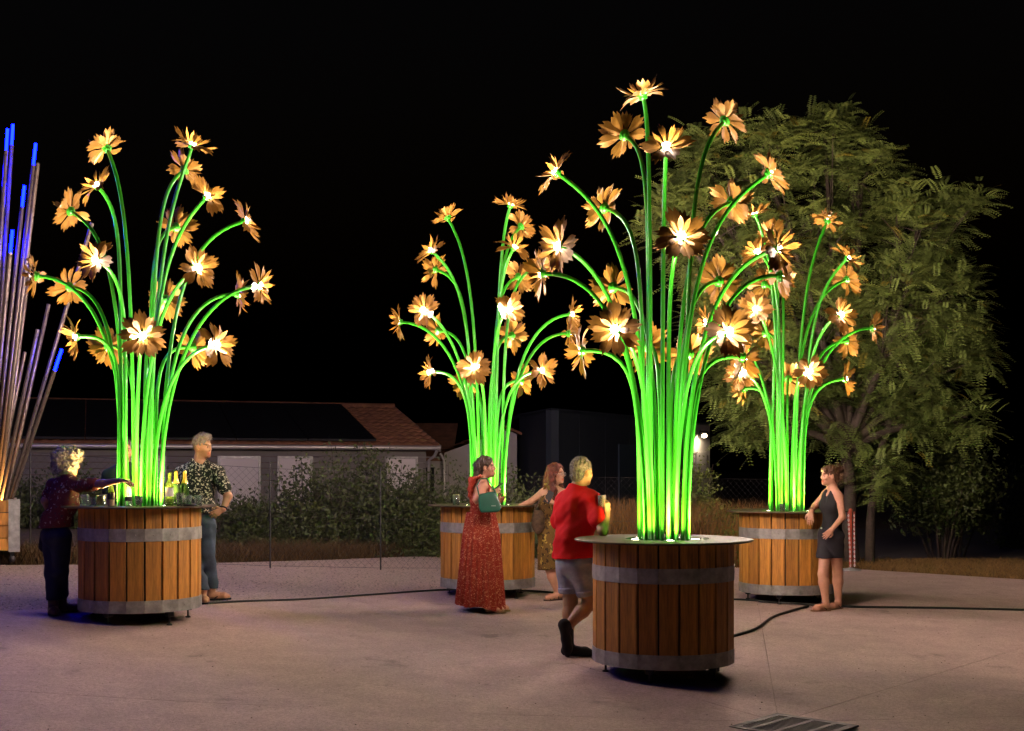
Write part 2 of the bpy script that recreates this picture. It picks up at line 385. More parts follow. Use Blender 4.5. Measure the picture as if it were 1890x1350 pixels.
def house_long():
    R0 = Vector((-2.07, 30.0, 0)); g0 = gz(-2, 30); R0.z = g0
    ex = Vector((-.95, -.32, 0)).normalized()                         # along the eave, to the left
    ez = Vector((0, 0, 1)); ey = Vector((-ex.y, ex.x, 0)); 
    if ey.y < 0: ey = -ey
    Mx = Matrix((( -ex.x, ey.x, 0, R0.x), (-ex.y, ey.y, 0, R0.y), (0, 0, 1, R0.z), (0, 0, 0, 1)))
    h = empty('long_house', (0, 0, 0), 0, 'long low house with pale board siding, clay tiled roof and white shutters', 'house')
    h.matrix_world = Mx                                               # local: x to the right along the wall (0 = right corner), y into the house
    Ln = 13.0; eave = 2.25-.32+g0*0+CAMZ-g0-1.66+.32; eave = 1.66+45/76.7-g0
    dep = 9.0; rise = 1.08
    # wall core and boards
    MB().box((-Ln/2, dep/2+.03, eave/2), (Ln-.06, dep-.06, eave-.05)).build('wall', M['render'], h)
    gx = MB(); poly_prism(gx, [Vector((-.03, .03, eave-.03)), Vector((-.03, dep-.03, eave-.03)), Vector((-.03, dep/2, eave+rise-.08))], .2); gx.build('gable', M['render'], h)
    nb = 14; bh = eave/nb
    bd = MB(); bd.add([(-Ln, -.03, .004), (0, -.03, .004), (0, .0, bh-.004), (-Ln, .0, bh-.004), (-Ln, .02, .004), (0, .02, .004), (0, .02, bh-.004), (-Ln, .02, bh-.004)], [(0,1,2,3),(5,4,7,6),(0,4,5,1),(3,2,6,7),(1,5,6,2),(4,0,3,7)])
    bme = bd.mesh('board')
    for k in range(nb): link('board', bme, M['siding'], h, (0, 0, k*bh))
    # shutters
    for xa, xb in ((-.95, -.28), (-3.5, -2.8), (-4.85, -4.0), (-7.0, -6.1)):
        w = MB(); w.box(((xa+xb)/2, -.045, eave-.9), (xb-xa, .05, 1.15)); o = w.build('shutter', M['shutter'], h)
        fr = MB()
        for s_ in (xa-.03, xb+.03): fr.box((s_, -.04, eave-.9), (.06, .07, 1.27))
        fr.box(((xa+xb)/2, -.04, eave-.295), (xb-xa, .07, .06)); fr.box(((xa+xb)/2, -.05, eave-1.51), (xb-xa+.1, .12, .06))
        fr.build('frame', M['zinc'], o)
    # roof slope towards us
    over = .3; S = math.hypot(dep/2+over, rise); th = math.atan2(rise, dep/2)
    rt = MB(); tiles(rt, Ln, S, .24, .4)
    ro = rt.build('roof', M['tile'], h, (-Ln+.25, -over, eave+.02-over*math.tan(th)+.02), (th, 0, 0)); ro['kind'] = 'stuff'
    bk = MB(); bk.box((Ln/2, S/2, 0), (Ln, S, .02)); bk.build('roof_back', M['tile'], h, (.25-Ln, dep+over, eave+.02-over*math.tan(th)), (PI-th, 0, 0)).rotation_euler = (-th, 0, 0)
    h.children[-1].location = (-Ln+.25, dep/2-.02, eave+rise+.02)
    # dark solar field over most of the slope
    n_ = 7; pw = (Ln-1.6)/n_
    pm = MB().box((pw/2, (S-.40)/2, 0), (pw-.03, S-.40, .05)).mesh('solar_panel')
    for k in range(n_):
        o = link('solar_panel', pm, M['panel'], h, (-Ln+.35+k*pw, 0, 0)); c = math.cos(th); s = math.sin(th)
        o.location = (-Ln+.35+k*pw, -over+.14*c-.12*s, eave-over*math.tan(th)+.04+.14*s+.12*c); o.rotation_euler = (th, 0, 0)
    rd = MB(); rd.tube([(-Ln+.2, 0, 0), (.27, 0, 0)], .11, 10); rd.build('ridge_cap', M['tile'], h, (0, dep/2, eave+rise+.06))
    gt = MB(); gt.tube([(-Ln, 0, 0), (.25, 0, 0)], .055, 8); gt.build('gutter', M['gutter'], h, (0, -over-.06, eave-.06))
    dp = MB(); dp.tube([(.18, -over-.06, eave-.1), (.16, -.2, eave-.25), (.05, -.09, eave-.35), (.05, -.09, .02)], .04, 8); dp.build('downpipe', M['gutter'], h)
    vb = MB(); vb.box((0, S/2, 0), (.05, S, .16)); vb.build('verge_board', M['siding'], h, (.27, -over, eave-over*math.tan(th)+.0), (th, 0, 0))
house_long()

def house_gable():
    d = 33.0
    h = empty('white_house', (0, d, gz(0, d)), 0, 'white rendered house end with sloping tiled verge behind the hedge', 'house')
    def q(px, py, dd=d): p = P(px, py, dd); return Vector((p.x, p.y-d, p.z-gz(0, d)))
    b = q(820, 950).z
    a0, a1, a2 = q(820, 836), q(936, 794), q(954, 802)
    w = MB(); poly_prism(w, [Vector((a0.x, 0, -.1)), Vector((a2.x, 0, -.1)), a2, a1, a0], 6.0); w.build('gable_wall', M['render'], h)
    # low side wing with its own door, set back
    l0, l1 = q(778, 834), q(820, 834)
    w = MB(); w.box(((l0.x+l1.x)/2-.2, 1.9, a0.z/2-.05), (l1.x-l0.x+.4, 3.4, a0.z-.1)); w.build('side_wall', M['render'], h)
    dr = MB(); c = q(790, 870); dr.box((c.x, .17, .72), (.3, .06, 1.5)); dr.build('door', M['dark'], h)
    # roof: left slope over gable and wing
    up = (a1-a0); S = up.length; th = math.atan2(up.z, up.x)
    rt = MB(); tiles(rt, 6.0, S+.2, .2, .33)
    o = rt.build('roof', M['tile'], h); o['kind'] = 'stuff'
    ux = Vector((0, 1, 0)); uy = up.normalized(); uz = uy.cross(Vector((0, -1, 0))); uz = -uz if uz.z < 0 else uz
    o.matrix_local = Matrix(((ux.x, uy.x, uz.x, a0.x-.15), (ux.y, uy.y, uz.y, -.12), (ux.z, uy.z, uz.z, a0.z+.0), (0, 0, 0, 1)))
    up2 = a2-a1
    r2 = MB(); r2.box((0, 0, 0), (up2.length+.2, 6.2, .06)); o = r2.build('roof_right', M['tile'], h); o.location = (a1+a2)/2+Vector((.04, 2.95, .05)); o.rotation_euler = (0, -math.atan2(up2.z, up2.x), 0)
    wr = MB(); wr.box(((l0.x+l1.x)/2-.6, 1.9, a0.z+.35), (2.2, 3.6, .08), Matrix.Rotation(.3, 3, 'X')); wr.build('wing_roof', M['tile'], h)
    pp = MB(); pp.tube([(a0.x-.1, -.12, a0.z-.02), (a0.x+.0, -.08, a0.z-.2), (a0.x+.02, -.07, 0)], .045, 8); pp.build('downpipe', M['gutter'], h)
house_gable()

def hall():
    A, B, C, D = Vector((.2, 33.8)), Vector((.96, 30.6)), Vector((6.35, 40.0)), Vector((-1, 46)); g = gz(2, 33)
    top = CAMZ+111/F*30.6-g
    h = empty('dark_hall', (0, 0, g), 0, 'flat roofed dark slate blue hall with a lit floodlight on its end wall', 'building')
    def wall(p, q, m, nm, t=.2, z0=-.2, z1=top):
        n = Vector((q.y-p.y, -(q.x-p.x))).normalized()
        mb = MB(); poly_prism(mb, [Vector((p.x, p.y, z0)), Vector((q.x, q.y, z0)), Vector((q.x, q.y, z1)), Vector((p.x, p.y, z1))], t); return mb.build(nm, m, h)
    dirv = (C-B).normalized(); nrm = Vector((dirv.y, -dirv.x))
    S = B+dirv*((C-B).length-.62*2.6)
    wall(A, B, M['slate'], 'side_wall'); 
    # cladding panels along the front
    N_ = 6; L = (S-B).length
    for k in range(N_): 
        p = B+dirv*(L*k/N_+.012); q = B+dirv*(L*(k+1)/N_-.012); wall(p, q, M['slate'], 'cladding_panel', .15)
    wall(S, C, M['pale'], 'end_wall', .25)
    wall(C, D, M['slate'], 'rear_wall')
    p = B+dirv*(L*.42)+nrm*.05; q = B+dirv*(L*.62)+nrm*.05; wall(p, q, mat('blue roller door', (.03, .05, .07), .6), 'roller_door', .06, 0, 2.15)
    p = S+dirv*.35+nrm*.04; q = C-dirv*.35+nrm*.04; wall(p, q, mat('grey door', (.42, .40, .37), .6), 'door', .05, 0, 2.0)
    mb = MB(); r = [A, B, C, D]; poly_prism(mb, [Vector((p.x, p.y, top+.05)) for p in r], .1); mb.build('roof', M['slate'], h)
    # flood lamp on a bracket
    lp = P(1298, 803, (S.y+C.y)/2-.2); lp.z -= g
    base = (S+C)/2
    lm = MB(); lm.box((0, 0, 0), (.30, .10, .22)); lm.tube([(0, .05, .0), (0, .28, .05)], .03, 8)
    o = lm.build('flood_lamp', M['black'], h, lp, (.5, 0, .5))
    gl_ = MB(); gl_.lathe([(.001, 0), (.13, 0), (.12, .03), (.05, .045), (.001, .047)], 16, cap=False)
    e = gl_.build('lamp_glass', M['lampglow'], o, (0, -.052, 0), (PI/2, 0, 0)); e.scale = (.8, .55, 1)
    ld = bpy.data.lights.new('flood_light', 'SPOT'); ld.energy = 40; ld.color = (1, .8, .55); ld.spot_size = 2.3; ld.spot_blend = .6; ld.shadow_soft_size = .08
    lo = bpy.data.objects.new('flood_light', ld); COL.objects.link(lo); lo.location = lp+Vector((-.10, -.24, g-.12)); lo.rotation_euler = (math.radians(48), 0, math.radians(20))
hall()

# ------------------------------------------------------------------ fence
def fence():
    p0 = planting0+Vector((-1.5, .55, 0)); p1 = P(1420, 900, 19.6); ln = (p1-p0).to_2d().length
    f = empty('wire_fence', (0, 0, 0), 0, 'dark chain link fence with thin steel posts in front of the shrubs', 'fence')
    n = 9; pts = []
    for k in range(n):
        p = p0.lerp(p1, k/(n-1)); p.z = gz(p.x, p.y)-.04; pts.append(p)
    pm = MB().tube([(0, 0, 0), (0, 0, 1.5)], .011, 8).mesh('post')
    for p in pts: link('post', pm, M['black'], f, p)
    w = MB(); H = 1.35
    for k in range(n-1):
        a, b = pts[k], pts[k+1]; L = (b-a).length; st = .10; m = int(L/st)
        for i in range(-int(H/st), m):
            for sg in (0, 1):
                u0, v0, u1, v1 = i*st, 0, i*st+H, H
                if u0 < 0: v0 -= u0; u0 = 0
                if u1 > L: v1 -= u1-L; u1 = L
                if v1-v0 < .02: continue
                if sg: u0, u1 = L-u0, L-u1
                q0 = a+(b-a)*(u0/L)+Vector((0, 0, v0+.06)); q1 = a+(b-a)*(u1/L)+Vector((0, 0, v1+.06))
                w.tube([q0, q1], .0015, 3, False)
        for zz in (.06, .75, H+.06): w.tube([a+Vector((0, 0, zz)), b+Vector((0, 0, zz))], .003, 3, False)
    o = w.build('wire_mesh', M['black'], f); o['kind'] = 'stuff'
fence()

# ------------------------------------------------------------------ foliage
def leaf_cloud(c, dirs, size, aspect=.5, tint=(1, 1, 1), tv=.35):
    """diamond leaves, folded along the midrib"""
    c = np.asarray(c); n = len(c); d = np.asarray(dirs); d = d/np.linalg.norm(d, axis=1, keepdims=True)
    u = rng.normal(size=(n, 3)); u -= d*(u*d).sum(1, keepdims=True); u /= np.linalg.norm(u, axis=1, keepdims=True)
    w = np.cross(d, u); L = (size*rng.uniform(.6, 1.35, n))[:, None]
    V = np.stack([c, c+d*L*.45+w*L*aspect*.5-u*L*.08, c+d*L, c+d*L*.45-w*L*aspect*.5-u*L*.08], 1).reshape(-1, 3)
    b = np.arange(n)*4; Fc = np.concatenate([np.stack([b, b+1, b+2], 1), np.stack([b, b+2, b+3], 1)])
    t = np.repeat(rng.uniform(1-tv, 1+tv, n), 4)[:, None]*np.array(tint)
    return V, Fc, t
def shrub(name, label, base, h, r, nl, size, tint=(1, 1, 1), nst=26, up=.65, group=None, cat='shrub', stemr=.012, clear=.0):
    s = empty(name, base, 0, label, cat, group); st = MB(); C = []; Dn = []
    for k in range(nst):
        a = random.uniform(0, 2*PI); rr = r*random.random()**.6; hh = h*random.uniform(.55, 1.05)*(1-.35*(rr/r)**2)
        b0 = Vector((math.cos(a)*rr*.25, math.sin(a)*rr*.25, 0)); t = Vector((math.cos(a)*rr, math.sin(a)*rr, hh)); m = b0.lerp(t, .5)+Vector((0, 0, hh*.12))
        pts = [(b0*(1-u)**2+m*2*u*(1-u)+t*u*u) for u in np.linspace(0, 1, 7)]
        st.tube(pts, list(np.linspace(stemr, stemr*.25, 7)), 5, False)
        m_ = nl//nst
        for q in range(m_):
            u = random.uniform(max(.02, clear), 1)**(.8 if clear else 1.15); p = b0*(1-u)**2+m*2*u*(1-u)+t*u*u
            sp = .16*r+.05*(1-u); p = p+Vector((random.gauss(0, sp), random.gauss(0, sp), random.gauss(0, sp*.8)))
            if not clear and random.random() < .3: p.z *= random.random(); p.x *= 1.2; p.y *= 1.2
            if p.z < .04: p.z = .04+random.random()*.1
            C.append(p); Dn.append((random.gauss(0, 1), random.gauss(0, 1), random.gauss(up, .8)))
    st.build('stem', M['bark'], s)
    V, Fc, t = leaf_cloud([tuple(p) for p in C], Dn, size, .55, tint); me = fast_mesh('crown', V, Fc, False); set_col(me, t); link('crown', me, M['shrub'], s)
    return s
def at_fence(px, dd=0):
    d = 19.9+dd; x = (px-CX)/F*d; return (x, d, gz(x, d)-.04)
sh = [(25, .9, .9, 1.5, 'low dark shrub behind the wooden planter of light rods'),
      (140, 1.15, .6, 1.2, 'dark shrub behind the woman in jeans'),
      (290, 1.0, .6, 1.1, 'dark shrub behind the crowded bar table'),
      (455, .85, .6, .6, 'low loose shrub beside the man in the patterned shirt'),
      (560, 1.5, .62, .5, 'leafy shrub in front of the second white shutter'),
      (640, 2.05, .7, .5, 'tall shrub reaching up in front of the shutters'),
      (715, 1.7, .65, .45, 'leafy shrub left of the end shutter'),
      (765, 1.55, .65, .3, 'dense dark shrub at the corner of the long house'),
      (835, 1.55, .6, .4, 'shrub in front of the white house end'),
      (945, 1.5, .65, .5, 'shrub behind the bar table of the woman in red'),
      (1030, .95, .7, .5, 'low shrub behind the woman with red hair'),
      (1385, .75, .5, .0, 'low dark shrub beside the bar table of the woman in shorts'),
      (1330, 1.0, .5, -.2, 'small bush with yellow flowers behind the nearest bar table')]
for px, h, r, dd, lb in sh:
    shrub('shrub', lb, at_fence(px, dd), h, r, 5200, .07, (1, 1, .9) if px < 1300 else (1.9, 1.6, .7), 28)
shrub('pointed_bush', 'tall pointed light green bush lit by the floodlight', at_fence(1288, 1.4), 1.95, .42, 3600, .07, (1.7, 1.7, .9), 26)
shrub('small_tree', 'small tree with bare forked lower stems standing in the dry grass', G(1737, 1032), 2.25, 1.15, 9000, .085, (.9, .95, .7), 13, clear=.42, cat='tree', stemr=.03)
shrub('sapling', 'thin sapling with splayed stems beside the small tree', G(1765, 1028), 1.9, .8, 2600, .08, (.8, .85, .65), 5, clear=.5, cat='tree', stemr=.022)
shrub('pale_bush', 'pale yellow green bush by the tarmac path', G(1872, 1012), 1.85, .55, 3000, .08, (1.1, 1.0, .5), 22)

def big_tree():
    d0 = 20.4; base = Vector(((1572-CX)/F*d0, d0, 0)); base.z = gz(base.x, base.y)-.05
    t = empty('locust_tree', base, 0, 'big feathery leaved tree lit by the flower lamps', 'tree')
    s = F/d0
    blobs = [(1290,300,85),(1400,285,95),(1530,245,75),(1600,330,105),(1480,430,150),(1310,450,130),(1690,430,105),(1785,410,70),(1770,560,105),(1650,590,140),
             (1500,620,150),(1710,700,110),(1815,650,60),(1410,700,125),(1375,785,65),(1560,750,120),(1805,770,65),(1612,880,48),(1230,420,70),(1340,620,110),(1640,780,90)]
    tips = []
    for bx, by, br in blobs:
        br = max(30, br-24); bx -= 28 if bx > 1740 else 0
        c = P(bx, by, d0)-base; r = br/s; n = int(10+44*(br/100)**2)
        c.y += random.uniform(-.5, .5)
        for k in range(n):
            v = Vector((random.gauss(0, 1), random.gauss(0, 1), random.gauss(0, 1))).normalized()
            rr = random.random()**.33
            tips.append((c+Vector((v.x*r*rr, v.y*max(r, .9)*1.25*rr, v.z*r*rr)), c))
    # limbs
    tr = MB(); trunk_top = Vector((-.1, 0, 1.9))
    tr.tube([(0, 0, 0), (-.04, .02, .7), (-.02, .0, 1.3), trunk_top], [.15, .11, .10, .09], 10)
    tr.tube([(.32, .1, 0), (.34, .1, .8), (.42, .05, 1.7), (.7, 0, 2.6)], [.09, .07, .06, .05], 8)
    cents = {}
    for p, c in tips: cents.setdefault(tuple(c), []).append(p)
    for c, ps in cents.items():
        c = Vector(c); m = trunk_top.lerp(c, .45)+Vector((random.uniform(-.2, .2), random.uniform(-.2, .2), .25))
        pts = [trunk_top*(1-u)**2+m*2*u*(1-u)+c*u*u for u in np.linspace(0, 1, 9)]
        tr.tube(pts, list(np.linspace(.085, .025, 9)), 6, False)
        for p in ps[::2]:
            q = pts[random.randint(5, 8)]; mm = q.lerp(p, .5)+Vector((0, 0, .06)); tr.tube([q, mm, p], [.016, .010, .005], 4, False)
    tr.build('trunk', M['bark'], t)
    # pinnate leaves
    Vs = []; Fs = []; Ts = []; off = 0
    npair = 9
    for p, c in tips:
        out = (p-c); out = out.normalized() if out.length > .01 else Vector((0, 0, 1))
        shade = random.uniform(.7, 1.25)
        for k in range(random.randint(17, 25)):
            a = random.uniform(0, 2*PI); dv = Vector((math.cos(a), math.sin(a), random.uniform(-.1, .75)))*.9+out*.7; dv.normalize()
            L = random.uniform(.22, .42); o = p+Vector((random.gauss(0, .10), random.gauss(0, .10), random.gauss(0, .10)))
            u = np.linspace(.12, 1, npair); dn = np.array(dv); droop = np.array([0, 0, -1.])*random.uniform(.15, .5)
            R = np.array(o)+np.outer(u*L, dn)+np.outer(u**2*L, droop)
            tg = dn+2*np.outer(u, droop); tg /= np.linalg.norm(tg, axis=1, keepdims=True)
            side = np.cross(tg, [0, 0, 1.]); sn = np.linalg.norm(side, axis=1, keepdims=True); side /= np.maximum(sn, 1e-3)
            upv = np.cross(side, tg)
            ll = L*.23*(1-.45*np.abs(u-.45))[:, None]
            for sg in (-1, 1):
                dd = side*sg*.92+tg*.35+upv*random.uniform(-.1, .2); dd /= np.linalg.norm(dd, axis=1, keepdims=True)
                wv = tg*ll*.19
                V = np.stack([R, R+dd*ll*.5+wv, R+dd*ll, R+dd*ll*.5-wv], 1).reshape(-1, 3)
                b = off+np.arange(npair)*4; Fs.append(np.stack([b, b+1, b+2, b+3], 1)); Vs.append(V); off += npair*4
            Ts.append(np.repeat(shade*rng.uniform(.75, 1.3)*np.array([[1, 1, 1]])*(np.array([1.6, 1.0, .6]) if random.random() < .03 else 1), npair*8, 0))
    me = fast_mesh('crown', np.concatenate(Vs), np.concatenate(Fs), False); set_col(me, np.concatenate(Ts)); link('crown', me, M['leaf'], t)
big_tree()

# ------------------------------------------------------------------ metal flowers
def petal_mesh(L, Wd, curl, cup, seed, lobes=True, twist=0.):
    """sheet metal petal, base at origin, along +x, front face +z; three pointed lobes at the tip"""
    r = random.Random(seed); V = []; th = .0016; nv = 7
    wid = [(0, .17), (.14, .24), (.3, .46), (.46, .76), (.6, .96), (.72, 1.0), (.80, .95)] if lobes else [(0, .3), (.14, .5), (.3, .8), (.46, 1.0), (.6, .96), (.72, .78), (.80, .6)]
    tipx = [.80, .97+r.uniform(-.03, .03), .845, 1.13, .85, .98+r.uniform(-.04, .02), .81] if lobes else [.80, .85, .92, 1.05, .92, .85, .80]
    tipv = [-.88, -.66, -.36, .02, .38, .68, .90] if lobes else [-.55, -.36, -.17, 0, .17, .36, .55]
    rows = [[(u*L, -1+2*q/(nv-1), w) for q in range(nv)] for u, w in wid]+[[(tipx[q]*L, tipv[q], 1) for q in range(nv)]]
    for side in (0, 1):
        for row in rows:
            for x, v, w in row:
                u = x/L; y = v*w*Wd/2; a = curl*u; z = L*math.sin(a)*u*.6+cup*abs(v)*w*Wd*.5*(1-u*.3)+twist*v*u*w*Wd
                V.append((x*(1-.12*abs(a)*u), y, z-(th if side else 0)))
    n = len(rows); Fc = []
    for i in range(n-1):
        for j in range(nv-1):
            a = i*nv+j; Fc.append((a, a+nv, a+nv+1, a+1)); b = n*nv+a; Fc.append((b, b+1, b+nv+1, b+nv))
    edge = [i*nv for i in range(n)]+[(n-1)*nv+j for j in range(1, nv)]+[i*nv+nv-1 for i in range(n-2, -1, -1)]
    for k in range(len(edge)-1): a, b = edge[k], edge[k+1]; Fc.append((a, a+n*nv, b+n*nv, b))
    return MB().add(V, Fc, False).mesh('petal')
OUT = [petal_mesh(.182, .106, c, cu, k, True, twist=tw) for k, (c, cu, tw) in enumerate([(.15, .28, .0), (-.45, .22, .2), (.6, .36, -.15), (-.1, .32, .15)])]
INN = [petal_mesh(.138, .044, c, .35, 9+k, k != 1, twist=tw) for k, (c, tw) in enumerate([(.25, .1), (.5, 0), (-.35, -.15)])]
for m_ in OUT+INN: m_.materials.append(M['petal'])
hub = MB(); hub.lathe([(.001, -.035), (.032, -.035), (.036, -.02), (.036, -.006), (.05, -.005), (.05, .004), (.001, .005)], 14, cap=False); HUB = hub.mesh('flower'); HUB.materials.append(M['green'])
ld = MB(); ld.lathe([(.030, 0), (.029, .010), (.020, .018), (.001, .021)], 12, cap=False); LED = ld.mesh('lamp'); LED.materials.append(M['led'])

BEAM = bpy.data.lights.new('flower_beam', 'SPOT'); BEAM.energy = BEAM_W; BEAM.color = (1, .70, .60); BEAM.spot_size = math.radians(122); BEAM.spot_blend = .6; BEAM.shadow_soft_size = .03
def bez(p0, p1, p2, p3, n):
    return [p0*(1-u)**3+p1*3*u*(1-u)**2+p2*3*u*u*(1-u)+p3*u**3 for u in [k/(n-1) for k in range(n)]]
stave_w = 2*PI*.57/22
stv = MB()
def stave_mesh():
    w = 2*.57*math.tan(PI/22); b = .004
    v = []
    for z in (.115, 1.082):
        v += [(.55, -w/2+.0085, z), (.57-.004, -w/2+.0085, z), (.57, -w/2+.0085+b, z), (.57, w/2-.0085-b, z), (.57-.004, w/2-.0085, z), (.55, w/2-.0085, z)]
    f = [(k, (k+1) % 6, 6+(k+1) % 6, 6+k) for k in range(6)]+[(5, 4, 3, 2, 1, 0), (6, 7, 8, 9, 10, 11)]
    return MB().add(v, f).mesh('stave')
STAVE = stave_mesh(); STAVE.materials.append(M['wood'])
def hoop_mesh(z0, z1, r):
    m = MB(); n = 22; w = 1/math.cos(PI/n)
    V = []
    for rr in (r*w, (r-.006)*w):
        for z in (z0, z1):
            for k in range(n): a = 2*PI*(k+.5)/n; V.append((rr*math.cos(a), rr*math.sin(a), z))
    Fc = []
    for k in range(n):
        q = (k+1) % n; Fc += [(k, q, n+q, n+k), (2*n+k, 3*n+k, 3*n+q, 2*n+q), (n+k, n+q, 3*n+q, 3*n+k), (k, 2*n+k, 2*n+q, q)]
    m.add(V, Fc)
    for k in range(n):
        a = 2*PI*k/n; R = Matrix.Rotation(a, 3, 'Z')
        v = [R @ Vector((r+(.004 if i == 0 else 0), .007*math.cos(b)*(i > 0), (z0+z1)/2+.007*math.sin(b)*(i > 0))) for i, b in [(0, 0)]+[(1, 2*PI*q/6) for q in range(6)]]
        m.add(v, [(0, 1+q, 1+(q+1) % 6) for q in range(6)])
    return m.mesh('hoop')
HOOP1 = hoop_mesh(.775, .895, .5745); HOOP0 = hoop_mesh(.11, .225, .5745)
for h_ in (HOOP0, HOOP1): h_.materials.append(M['zinc'])
tp = MB(); tp.lathe([(.31, 1.084), (.720, 1.084), (.727, 1.089), (.727, 1.096), (.722, 1.100), (.31, 1.100), (.31, 1.084)], 72, cap=False, smooth=False); TOP = tp.mesh('tabletop'); TOP.materials.append(M['plate'])
wl = MB(); wl.lathe([(.001, 1.086), (.309, 1.086), (.309, 1.099)], 40, cap=False); WELL = wl.mesh('stem_plate'); WELL.materials.append(M['black'])
dm = MB(); dm.lathe([(.548, .112), (.548, 1.082)], 44); DRUM = dm.mesh('drum'); DRUM.materials.append(M['drum'])
ft = MB(); ft.box((0, 0, .095), (.06, .06, .06)); ft.lathe([(.009, .012), (.009, .07)], 8); ft.lathe([(.028, 0), (.028, .008), (.012, .016)], 12); FOOT = ft.mesh('foot'); FOOT.materials.append(M['black'])
ls = MB(); ls.lathe([(.045, 0), (.045, .008), (.036, .012), (.034, .009), (.001, .009)], 16, cap=False); UPL = ls.mesh('uplight'); UPL.materials.append(M['zinc'])
le = MB(); le.lathe([(.033, .0105), (.001, .0115)], 14, cap=False); LENS = le.mesh('lens'); LENS.materials.append(M['lens'])

SPILL = bpy.data.lights.new('uplight_spill', 'SPOT'); SPILL.energy = 240; SPILL.color = (1, .60, .20); SPILL.spot_size = math.radians(150); SPILL.spot_blend = 1.0; SPILL.shadow_soft_size = .03
def bar_table(px, d, flowers, rot, label, cx_stem=None):
    s = F/d; x = (px-CX)/s; g = gz(x, d); t = empty('flower_bar_table', (x, d, g), 0, label, 'bar table', 'barrel bar tables with lit metal flowers')
    for k in range(22): link('stave', STAVE, None, t, None, (0, 0, 2*PI*k/22+rot))
    for hm in (HOOP0, HOOP1): link('hoop', hm, None, t, None, (0, 0, rot))
    link('tabletop', TOP, None, t); link('stem_plate', WELL, None, t); link('drum', DRUM, None, t)
    for k in range(5):
        a = rot+.5+2*PI*k/5; fx, fy = .47*math.cos(a), .47*math.sin(a); o = link('foot', FOOT, None, t, (fx, fy, gz(x+fx, d+fy)-g), (0, 0, a))
        o.scale = (1, 1, 1+(g-gz(x+fx, d+fy))/.125)
    for k in range(5):
        a = rot+2*PI*k/5-PI/2; u = link('uplight', UPL, None, t, (.262*math.cos(a), .262*math.sin(a), 1.087)); link('lens', LENS, None, u)
        L_ = bpy.data.lights.new('uplight_beam', 'SPOT'); L_.energy = SPOT_W; L_.color = (1, .85, .74); L_.spot_size = math.radians(50); L_.spot_blend = .85; L_.shadow_soft_size = .03
        lo = bpy.data.objects.new('uplight_beam', L_); COL.objects.link(lo); lo.parent = t
        lo.location = (.262*math.cos(a), .262*math.sin(a), 1.102); lo.rotation_euler = (PI, 0, 0)
        if True:                                               # stray light of the same fixture, wide and amber
            sp_ = bpy.data.objects.new('uplight_spill', SPILL); COL.objects.link(sp_); sp_.parent = t; sp_.location = (.285*math.cos(a), .285*math.sin(a), 1.104); sp_.rotation_euler = (PI, 0, 0)
    # stems and flowers
    items = []
    for fl in flowers:
        fx, fy, dy, el = fl[:4]; p = P(fx, fy, d+dy)-Vector((x, d, g)); th = math.atan2(p.y, p.x); items.append((th, p, el, fl[4] if len(fl) > 4 else None))
    items.sort(key=lambda q: q[0]); n = len(items)
    for i, (th, p, el, az) in enumerate(items):
        R = math.hypot(p.x, p.y); tb = th*.25+(-PI+2*PI*(i+.5)/n)*.75; rb = .20 if el < 50 and i % 4 else .115
        b = Vector((rb*math.cos(tb), rb*math.sin(tb), 1.087))
        azr = th if az is None else math.radians(az); e = math.radians(el)
        td = Vector((math.cos(azr)*math.cos(e), math.sin(azr)*math.cos(e), math.sin(e)))
        H = p.z-b.z; tip = p-td*.03
        p1 = b+Vector((math.cos(tb)*.015, math.sin(tb)*.015, H*(.70 if el < 15 else .78))); 
        p2 = tip-td*min(.55*R+.15, .5)*(1.0 if el < 35 else .9)
        pts = bez(b, p1, p2, tip, 22)
        MB().tube(pts, .0178, 10).build('stem', M['green'], t)
        q = td.to_track_quat('Z', 'Y'); spin = random.uniform(0, 2*PI)
        fo = link('flower', HUB, None, t, p); fo.rotation_mode = 'QUATERNION'; fo.rotation_quaternion = q
        link('lamp', LED, None, fo, (0, 0, .004))
        lo = bpy.data.objects.new('flower_beam', BEAM); COL.objects.link(lo); lo.parent = fo; lo.location = (0, 0, .035); lo.rotation_euler = (PI, 0, 0)
        k = 9
        for j in range(k):
            a = spin+2*PI*j/k+random.uniform(-.06, .06); o = link('outer_petal', OUT[random.randrange(4)], None, fo, (.03*math.cos(a), .03*math.sin(a), .0+(.002 if j % 2 else -.003)))
            o.rotation_euler = (random.uniform(-.16, .16), -random.uniform(-.18, .26), a); o.scale = [random.uniform(.9, 1.12)]*3
        for j in range(k):
            a = spin+2*PI*(j+.5)/k+random.uniform(-.08, .08); o = link('inner_petal', INN[random.randrange(3)], None, fo, (.032*math.cos(a), .032*math.sin(a), .003))
            o.rotation_euler = (random.uniform(-.3, .3), -random.uniform(.22, .8), a); o.scale = [random.uniform(.85, 1.2)]*3
    return t, x, g

